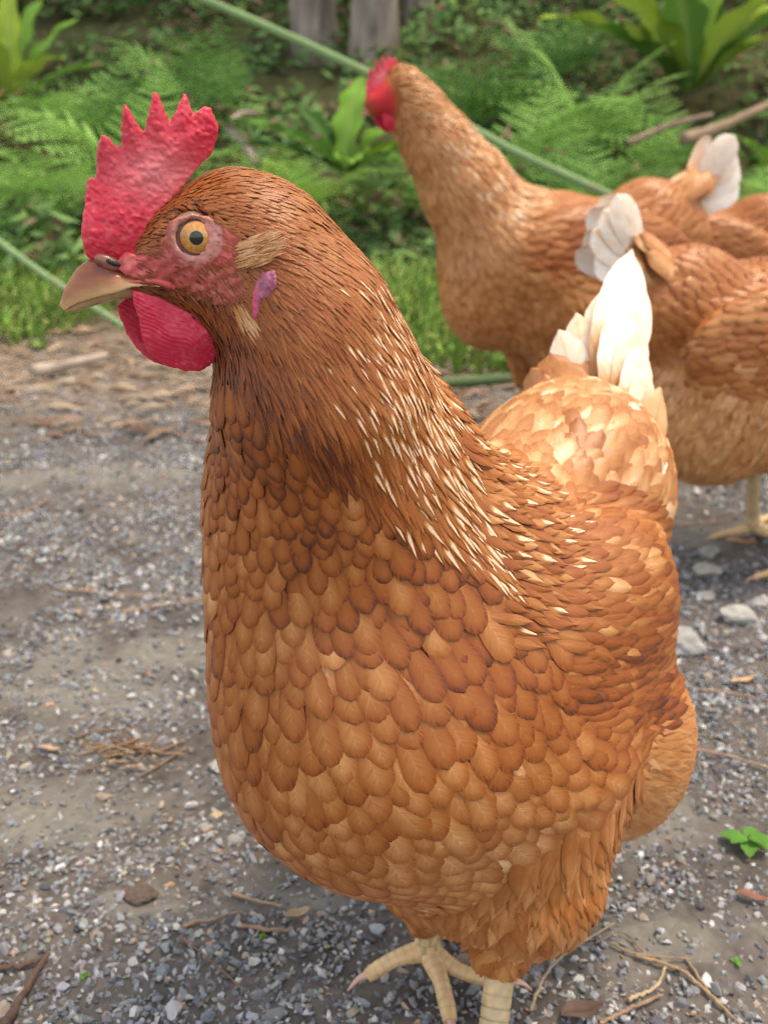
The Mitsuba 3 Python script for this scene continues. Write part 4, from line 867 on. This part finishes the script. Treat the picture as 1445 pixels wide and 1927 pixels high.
# tree trunks
def trunk(px, y, r, label, lean, seed):
    b = on_bank(px, y); n = 60; hgt = 4.4; z = np.linspace(-.15, hgt, n); q = np.random.default_rng(seed)
    c = np.c_[b[0] + lean[0] * z + .012 * np.sin(z * 3 + seed), b[1] + lean[1] * z + .01 * np.cos(z * 2.4), b[2] + z]
    rad = r * (1 - .10 * z / hgt) * (1 + .22 * np.exp(-np.maximum(z + .05, 0) / .12))
    v, f = tube(c, rad, 96); ctr = np.repeat(c, 96, 0); ctr = np.vstack([ctr, c[:1], c[-1:]]); o = unit((v - ctr) * [1, 1, 0]); a = np.arctan2(o[:, 1], o[:, 0])
    fur = meshkit.fbm(np.c_[np.cos(a) * 5, np.sin(a) * 5, v[:, 2] * 9] + seed, 4, seed); fur2 = meshkit.fbm(v * [40, 40, 12], 3, 2)
    v = v + o * ((fur - .5) * .17 * r + (fur2 - .5) * .06 * r)[:, None]
    t = np.clip((fur - .32) * 2.0, 0, 1)[:, None]; col = np.array([.12, .095, .078]) * (1 - t) + np.array([.44, .375, .325]) * t; moss = np.clip((meshkit.fbm(v * 5 + 9, 3, 4) - .55) * 4, 0, 1)[:, None] * .45
    k = key('tree'); tag(k, label, 'tree', 'tree trunks at the back')
    add('trunk', (v, f), 'painted', k, color=(col * (1 - moss) + np.array([.10, .13, .075]) * moss) * (.8 + .4 * fur2[:, None]), smooth=True)
    # crown far above the picture
    P_ = b + [lean[0] * hgt, lean[1] * hgt, hgt]; m = 500; d = unit(q.normal(size=(m, 3))) * (q.random((m, 1)) ** .5) * [.7, .7, .5] + P_ + [0, 0, .5]
    e1 = unit(q.normal(size=(m, 3))) * .05; e2 = unit(q.normal(size=(m, 3))) * .025; vv = np.stack([d - e1, d - e2, d + e1, d + e2], 1).reshape(-1, 3); ff = (np.array([[0, 1, 2], [0, 2, 3]])[None] + (np.arange(m) * 4)[:, None, None]).reshape(-1, 3)
    add('crown', (vv, ff), 'leaf', k, color=np.repeat(np.array(GREENS)[q.integers(0, 5, m)], 4, 0), kind='stuff')
trunk(598, 4.45, .092, 'left of the three grey-barked tree trunks at the top', (-.01, .02), 3)
trunk(710, 4.30, .092, 'middle one of the three grey-barked tree trunks at the top', (.0, .01), 5)
trunk(779, 4.55, .062, 'right and thinnest of the three grey-barked tree trunks at the top', (.01, .0), 8)
# stalks, branches, logs
def stalk(pts, r, label, col, name='green_stalk', cat='stalk', group='green stalks', nodes=0):
    c = catmull(pts, 14); n = len(c); rr = np.linspace(r, r * .8, n)
    v, f = tube(c, rr, 16); w = np.r_[np.repeat(np.linspace(0, 1, n), 16), 0, 1]; nz = meshkit.fbm(v * [60, 60, 60], 3, 2)
    cc = np.asarray(col) * (.7 + .6 * nz)[:, None]
    if nodes: ring = np.exp(-(((w * nodes) % 1 - .5) / .035) ** 2)[:, None]; cc = cc * (1 - .6 * ring) + np.array([.30, .24, .13]) * .6 * ring
    add(name, (v, f), 'painted', color=np.clip(cc, 0, 1), smooth=True, label=label, cat=cat, group=group)
stalk([P(330, -25, 2.35), P(560, 75, 2.2), P(760, 170, 2.05), P(960, 280, 1.92), P(1165, 375, 1.80)], .0105, 'long green stalk slanting down behind the upright hen', (.20, .30, .13), nodes=9)
stalk([P(-40, 425, 2.0), P(60, 500, 1.9), P(150, 560, 1.8), P(235, 615, 1.72)], .0075, 'thin green stalk slanting down behind the front hen\'s beak', (.21, .31, .14), nodes=5)
g1, g2 = G(800, 745), G(960, 722); stalk([g1 + [-.05, 0, .012], (g1 + g2) / 2 + [0, 0, .014], g2 + [.25, .05, .014]], .0100, 'green stalk lying flat on the gravel behind the front hen\'s back', (.11, .17, .075), nodes=6)
def branch(pts, r, label, col, cat='branch', name='branch', forks=()):
    parts = [tube(catmull(p, 8), np.linspace(rr, rr * .55, (len(p) - 1) * 8 + 1) * rp.uniform(.88, 1.12, (len(p) - 1) * 8 + 1), 12) for p, rr in ((pts, r), *forks)]
    v, f = join(parts); n = meshkit.fbm(v * [45, 45, 45], 4, 6)[:, None]; add(name, (v, f), 'painted', color=np.asarray(col) * (.5 + 1.0 * n), smooth=True, label=label, cat=cat, group='dead wood on the bank')
branch([P(485, 310, 2.6), P(455, 265, 2.62), P(425, 235, 2.65)], .014, 'pale forked branch standing between comb and drooping fern', (.34, .285, .225), forks=(([P(430, 238, 2.65), P(452, 214, 2.68), P(480, 212, 2.7)], .011),))
branch([P(1285, 262, 2.75), P(1350, 240, 2.78), P(1470, 185, 2.85)], .020, 'weathered brown log at the right edge among the ferns', (.30, .215, .145), cat='log', name='log')
branch([P(1180, 270, 2.9), P(1260, 235, 2.95), P(1340, 215, 3.0)], .012, 'thin dead branch beside the weathered log', (.26, .19, .14))
branch([P(60, 700, 1.62), P(130, 685, 1.66), P(200, 668, 1.70)], .012, 'short pale log in the litter on the left', (.40, .33, .27), cat='log', name='log')
# grass and low undergrowth
def blades(n, fx, hmin, hmax, wd, cols, seed, lean=.5):
    q = np.random.default_rng(seed); x, y = fx(n, q); n = len(x); z = height(x, y); h = q.uniform(hmin, hmax, n); a = q.uniform(0, 6.28, n); b = q.uniform(0, lean, n); w = wd * q.uniform(.6, 1.4, n)
    d = np.stack([np.cos(a), np.sin(a), 0 * a], -1); sd = np.stack([-np.sin(a + .6), np.cos(a + .6), 0 * a], -1) * w[:, None]
    base = np.c_[x, y, z - .005]; mid = base + np.c_[d[:, :2] * (h * b * .35)[:, None], h * .6]; tip = base + np.c_[d[:, :2] * (h * b)[:, None], h * (1 - b * .35)]
    v = np.stack([base - sd * .6, base + sd * .6, mid + sd, mid - sd, tip], 1).reshape(-1, 3); f = (np.array([[0, 1, 2], [0, 2, 3], [3, 2, 4]])[None] + (np.arange(n) * 5)[:, None, None]).reshape(-1, 3)
    c = np.array(cols)[q.integers(0, len(cols), n)] * q.uniform(.7, 1.3, (n, 1)); return v, f, np.repeat(c, 5, 0)
def turf(n, q):
    y = q.uniform(1.55, 3.2, n); x = q.uniform(-1, 1, n) * (.62 * y + .6); g = meshkit.fbm(np.c_[x * 2.2, y * 3.0, 0 * x], 3, 12)
    edge = 1.82 - .10 * sstep(.0, .25, x) * sstep(.6, .3, x) + .10 * np.sin(x * 7)
    k = (g > .445 + .25 * sstep(.0, -.35, y - edge)) & (y > edge - .30); return x[k], y[k]
GC = [(.22, .36, .07), (.17, .31, .065), (.28, .40, .09), (.14, .26, .065), (.33, .37, .12)]
v, f, c = blades(46000, turf, .03, .10, .0028, GC, 3, .9)
add('grass', (v, f), 'leaf', color=c, label='bright green grass and weeds along the foot of the bank', kind='stuff')
def leaves(n, fx, r0, r1, cols, seed, lift):
    q = np.random.default_rng(seed); x, y = fx(n, q); n = len(x); z = height(x, y) + lift(q, n, x, y); r = q.uniform(r0, r1, n); c = np.c_[x, y, z]
    nr = unit(np.c_[q.normal(0, .55, n), q.normal(-.3, .55, n), np.ones(n)]); e1 = unit(np.cross(nr, q.normal(size=(n, 3)))); e2 = np.cross(nr, e1)
    v = np.stack([c - e1 * r[:, None], c - e2 * (r * .5)[:, None] - nr * (r * .12)[:, None], c + e1 * r[:, None], c + e2 * (r * .5)[:, None] - nr * (r * .12)[:, None], c + nr * (r * .12)[:, None]], 1).reshape(-1, 3)
    f = (np.array([[0, 1, 4], [1, 2, 4], [2, 3, 4], [3, 0, 4]])[None] + (np.arange(n) * 5)[:, None, None]).reshape(-1, 3)
    return v, f, np.repeat(np.array(cols)[q.integers(0, len(cols), n)] * q.uniform(.75, 1.7, (n, 1)), 5, 0)
v, f, c = leaves(12000, turf, .006, .015, GC, 5, lambda q, n, x, y: q.uniform(.004, .05, n))
add('clover', (v, f), 'leaf', color=c, label='low broad-leaved weeds in the grass', kind='stuff')
def upbank(n, q):
    y = q.uniform(2.3, 7.5, n); x = q.uniform(-1, 1, n) * (.60 * y + .9); g = meshkit.fbm(np.c_[x * 2.6, y * 2.6, 0 * x], 3, 15); k = g > .36; return x[k], y[k]
v, f, c = leaves(34000, upbank, .016, .042, [(.12, .21, .075), (.095, .175, .06), (.15, .25, .085), (.07, .125, .048), (.17, .26, .08), (.19, .135, .09)], 6, lambda q, n, x, y: (.02 + .22 * meshkit.noise(np.c_[x * 3, y * 3, 0 * x], 4) ** 2) * q.random(n) ** .7 + .03 * (y - 2.3) * q.random(n))
add('undergrowth', (v, f), 'leaf', color=c, label='mixed dark undergrowth covering the bank between the ferns', kind='stuff')
def shrub(px, y, r, hgt, cols, label, seed, n=5200):
    q = np.random.default_rng(seed); b = on_bank(px, y); k = key('shrub'); tag(k, label, 'shrub', 'shrubs behind the ferns')
    cl = unit(q.normal(size=(26, 3))) * q.uniform(.3, 1, (26, 1)) * [r, r, hgt / 2] + b + [0, 0, hgt * .55]
    cc = cl[q.integers(0, 26, n)]; o = q.normal(size=(n, 3)) * .30 * r * [1, 1, .8]; c = cc + o; c[:, 2] = np.maximum(c[:, 2], b[2] + .02)
    rr = q.uniform(.022, .05, n); nr = unit(q.normal(size=(n, 3)) + [0, -.3, .8]); e1 = unit(np.cross(nr, q.normal(size=(n, 3)))); e2 = np.cross(nr, e1)
    v = np.stack([c - e1 * rr[:, None], c - e2 * (rr * .45)[:, None], c + e1 * rr[:, None], c + e2 * (rr * .45)[:, None]], 1).reshape(-1, 3); f = (np.array([[0, 1, 2], [0, 2, 3]])[None] + (np.arange(n) * 4)[:, None, None]).reshape(-1, 3)
    add('foliage', (v, f), 'leaf', k, color=np.repeat(np.array(cols)[q.integers(0, len(cols), n)] * q.uniform(.7, 1.2, (n, 1)), 4, 0), kind='stuff')
    for m in range(5):
        a = q.uniform(0, 6.28); vv, ff = tube(catmull([b, b + [math.cos(a) * r * .25, math.sin(a) * r * .25, hgt * .4], b + [math.cos(a) * r * .6, math.sin(a) * r * .6, hgt * .85]], 5), np.linspace(.02, .006, 11), 6)
        add('stem', (vv, ff), 'painted', k, color=np.full((len(vv), 3), 1.) * [.10, .075, .055], smooth=True)
SC1, SC2 = [(.050, .105, .034), (.07, .14, .042), (.045, .095, .034)], [(.09, .17, .052), (.12, .21, .06), (.06, .12, .042)]
for m, (px, y, r, hh, cs, lb) in enumerate(((120, 5.3, .8, 1.3, SC1, 'dark shrub behind the strap leaves at the top left'), (430, 5.6, .8, 1.7, SC1, 'dark shrub left of the tree trunks'), (660, 6.2, .9, 1.8, SC1, 'shaded shrub behind the tree trunks'), (900, 5.4, .7, 1.5, SC1, 'dark shrub right of the tree trunks'), (1150, 5.6, .8, 1.6, SC2, 'shrub at the top behind the tall fern'), (1420, 5.4, .8, 1.7, SC2, 'shrub behind the big strap leaves at the top right'))):
    shrub(px, y, r, hh, cs, lb, 60 + m)
# ------------------------------------------------------------------ the hens behind
def plain_hen(label, pos, heading, s, neck, rad, tones, seed, tail_up=.9, tail_spread=.05, head=True):
    hen = key('hen'); tag(hen, label, 'hen', 'hens on the gravel'); q = np.random.default_rng(seed)
    f = unit([*heading, 0]); l = np.array([-f[1], f[0], 0.]); M = np.stack([f, l, HU], 1) * s; base = np.array([pos[0], pos[1], height(np.array([pos[0]]), np.array([pos[1]]))[0] + .003])
    W = lambda p: p @ M.T + base
    rot = lambda a: np.array([[math.cos(a), 0, math.sin(a)], [0, 1, 0], [-math.sin(a), 0, math.cos(a)]])
    neck = np.asarray(neck, float)
    wing = lambda X: np.minimum(*[ellip(X, np.array([-.030, k * .062, .226]), (.095, .016, .048), rot(.12)) for k in (1, -1)])
    fluff = lambda X: smin(ellip(X, np.array([-.075, 0, .150]), (.064, .074, .062)), smin(*[tube_sdf(X, [np.array([0, k * .042, .16]), np.array([.0, k * .045, .088])], [.044, .014]) for k in (1, -1)], .02), .03)
    nk = lambda X: tube_sdf(X, neck[:-1], rad[:-1], .01)
    def sdf(X):
        d = ellip(X, np.array([-.005, 0, .205]), (.112, .072, .080), rot(.18))
        d = smin(d, ellip(X, np.array([.062, 0, .205]), (.052, .056, .072), rot(.3)), .03)
        d = smin(d, ellip(X, np.array([-.122, 0, .248]), (.062, .036, .044), rot(.5)), .03)
        d = smin(smin(d, fluff(X), .03), wing(X), .030)
        d = smin(d, nk(X), .02)
        hd = tube_sdf(X, neck[-2:], rad[-2:]); return smin(d, hd, .01)
    lo = np.minimum([-.2, -.12, .05], neck.min(0) - .05); hi = np.maximum([.15, .12, .33], neck.max(0) + .05)
    Fd = Field(sdf, lo, hi, .004); v, fc = Fd.mesh(); v = Fd.project(v, 0, 1)
    eye = neck[-2] + (neck[-1] - neck[-2]) * .35 + [0, 0, .002]
    hdir = unit(neck[-1] - neck[-2]); hs = .80
    red = sstep(.021, .014, np.linalg.norm(v - neck[-1] + hdir * .008, axis=1))[:, None]
    nz = .6 + .8 * meshkit.fbm(v * 150, 3, 2)[:, None]
    add('body', (W(v), fc), 'down', hen, smooth=True, color=np.array([.30, .115, .036]) * nz * (1 - red) + np.array([.50, .040, .045]) * nz * red)
    sp = Spine([neck[-1], neck[-2], *neck[-3::-1], np.array([.02, 0, .225]), np.array([-.06, 0, .22]), np.array([-.14, 0, .27])], .03)
    X = scatter(v, fc, 60000, q); t, fl = sp.at(X); N = Fd.g(X)
    dw, df, dn = wing(X), fluff(X), nk(X)
    face = (np.linalg.norm(X - neck[-1] + hdir * .008, axis=1) < .024)
    headd = np.linalg.norm(X - neck[-1], axis=1)
    neckz = (dn < .010) & ~face; wingz = (dw < .006) & ~neckz & ~face & (X[:, 2] > .172); flz = (df < .012) & (X[:, 2] < .195) & ~wingz & ~neckz; rest = ~neckz & ~wingz & ~flz & ~face
    def th(mask, sp_):
        i = np.nonzero(mask)[0]; sp_ = np.broadcast_to(sp_, (len(X),))[i]; near = cKDTree(X[i]).query_ball_point(X[i], sp_); dead = np.zeros(len(i), bool); keep = []
        for k in range(len(i)):
            if not dead[k]: keep.append(i[k]); dead[near[k]] = True
        return np.array(keep)
    def grow(name, i, flow, L, Wd, tone, st, kh, shape, tw, par=hen):
        p, uv, fx = feathers(Fd, X[i], np.broadcast_to(flow, (len(i), 3)), L, Wd, tone, st, q, rows=7, cols=3 if shape is w_lance else 5, h0=.0006, kh=kh, camber=.25, rag=.04, twist=tw, shape=shape)
        vv, ff, uu = fuse((W(p), uv, fx)); add(name, (vv, ff), 'feather', par, smooth=True, uv=uu, kind='stuff')
    i = th(rest, .0075); back = sstep(.21, .25, X[i][:, 2]) * (X[i][:, 0] < .05)
    grow('breast_plumage', i, fl[i] + np.array([0, 0, -.3]) * (X[i][:, 0:1] > 0), .022, .0068, tones[0] + q.normal(0, .025, len(i)) + .06 * (q.random(len(i)) < .10) - .05 * back, np.full(len(i), 5), .0011, w_round, .08)
    i = th(wingz, .0070)
    grow('wing', i, np.array([-1., 0, -.12]), .024, .0055, tones[1] + q.normal(0, .03, len(i)) + .12 * (q.random(len(i)) < .22), np.full(len(i), 5), .0012, w_round, .10)
    i = th(flz, .0042)
    grow('fluff', i, np.array([-.25, 0, -1.]) + .2 * fl[i], q.uniform(.015, .03, len(i)), .0032, tones[2] + q.normal(0, .05, len(i)), np.full(len(i), 4), .0028, w_lance, .2)
    i = th(neckz, np.interp(headd, [.02, .05, .12], [.0018, .0026, .0038])); L = np.interp(headd[i], [.02, .06, .12], [.006, .014, .026])
    stz = np.where((q.random(len(i)) < .25 * sstep(.03, .09, headd[i])) & (N[i][:, 0] < .35), 1, 2)
    grow('neck_plumage', i, fl[i], L, L * .085 + .0004, tones[3] + q.normal(0, .04, len(i)), stz, .0022, w_lance, .10)
    tl = key('tail', hen)
    for k in range(8):
        c = (k % 4 - 1.5) / 1.5; side = 1 if k < 4 else -1
        r0 = np.array([-.150 - .004 * c, side * .007, .274 + .010 * c]); d = unit(np.array([-.80 - .25 * -c, side * (.12 + .08 * abs(c)), tail_up * (.78 + .26 * c)])); tip = r0 + d * (.066 - .006 * abs(c) + .003 * q.normal())
        p, uv, fx = blade(r0, tip, np.array([.30, side * 1.0, .25]), .0145, .97 - .05 * q.random(), 3, q, bend=.05, camber=.14, shape=w_blade, rows=14)
        add('tail_feather', (W(p[0]), fx), 'feather', tl, smooth=True, uv=uv[0])
    for k in range(26):
        a = q.uniform(-1, 1); r0 = np.array([-.12 - .03 * q.random(), a * .026, .262 + .02 * (1 - a * a)]); tip = r0 + np.array([-.032, a * .010, .026 * tail_up]) * q.uniform(.7, 1.2)
        p, uv, fx = blade(r0, tip, np.array([.3, a * 1.2, .7]), .0095, q.uniform(.55, .80), 5, q, rows=8, cols=5, shape=w_round)
        add('tail_covert', (W(p[0]), fx), 'feather', tl, smooth=True, uv=uv[0])
    for k in (1, -1):
        w1 = lambda *p: W(np.array(p, float)); an = w1(.012, k * .047, .012)
        leg(hen, w1(.0, k * .045, .10), an, [([an, w1(.05, k * .047, .009), w1(.075, k * .047, .004)], .0050), ([an, w1(.04, k * .047 + .03, .009), w1(.06, k * .047 + .045, .004)], .0046), ([an, w1(.04, k * .047 - .03, .009), w1(.06, k * .047 - .045, .004)], .0046), ([an, w1(-.02, k * .047, .007), w1(-.03, k * .047, .003)], .004)], .0066)
    if head:
        hp = unit(np.array([hdir[0], 0, hdir[2]])); hu = np.array([-hp[2], 0, hp[0]])
        tilt = .30; ax = hp * math.cos(tilt) + hu * math.sin(tilt); ux = -hp * math.sin(tilt) + hu * math.cos(tilt)
        hen_head(hen, lambda p: W(eye + hs * (p[:, :1] * ax + p[:, 1:2] * ux + p[:, 2:3] * np.array([0, 1., 0]))), q, 2.2)
    return hen
UPN = [(.066, 0, .245), (.098, 0, .290), (.128, 0, .330), (.150, 0, .360), (.164, 0, .378), (.190, 0, .366)]
UPR = [.052, .041, .031, .0240, .0175, .011]
pb = P(1035, 560, 1.15); plain_hen('upright hen behind, red comb raised, tan neck, facing left', (pb[0], pb[1]), (-.95, -.30), 1.15, UPN, UPR, (.56, .40, .56, .62), 21)
plain_hen('hen at the right edge, facing away, white tail at its left, yellow legs showing', (.378, .872), (.97, .10), 1.03, UPN, UPR, (.52, .44, .64, .54), 22, tail_up=1.0)
pd = P(1262, 530, 1.36); plain_hen('hen furthest back, head hidden behind the upright hen, white tail to the right', (pd[0], pd[1]), (-.98, .12), 1.06,
           [(.060, 0, .235), (.100, 0, .225), (.135, 0, .185), (.160, 0, .130), (.172, 0, .100), (.190, 0, .078)], UPR, (.50, .45, .58, .53), 23, tail_up=.95)
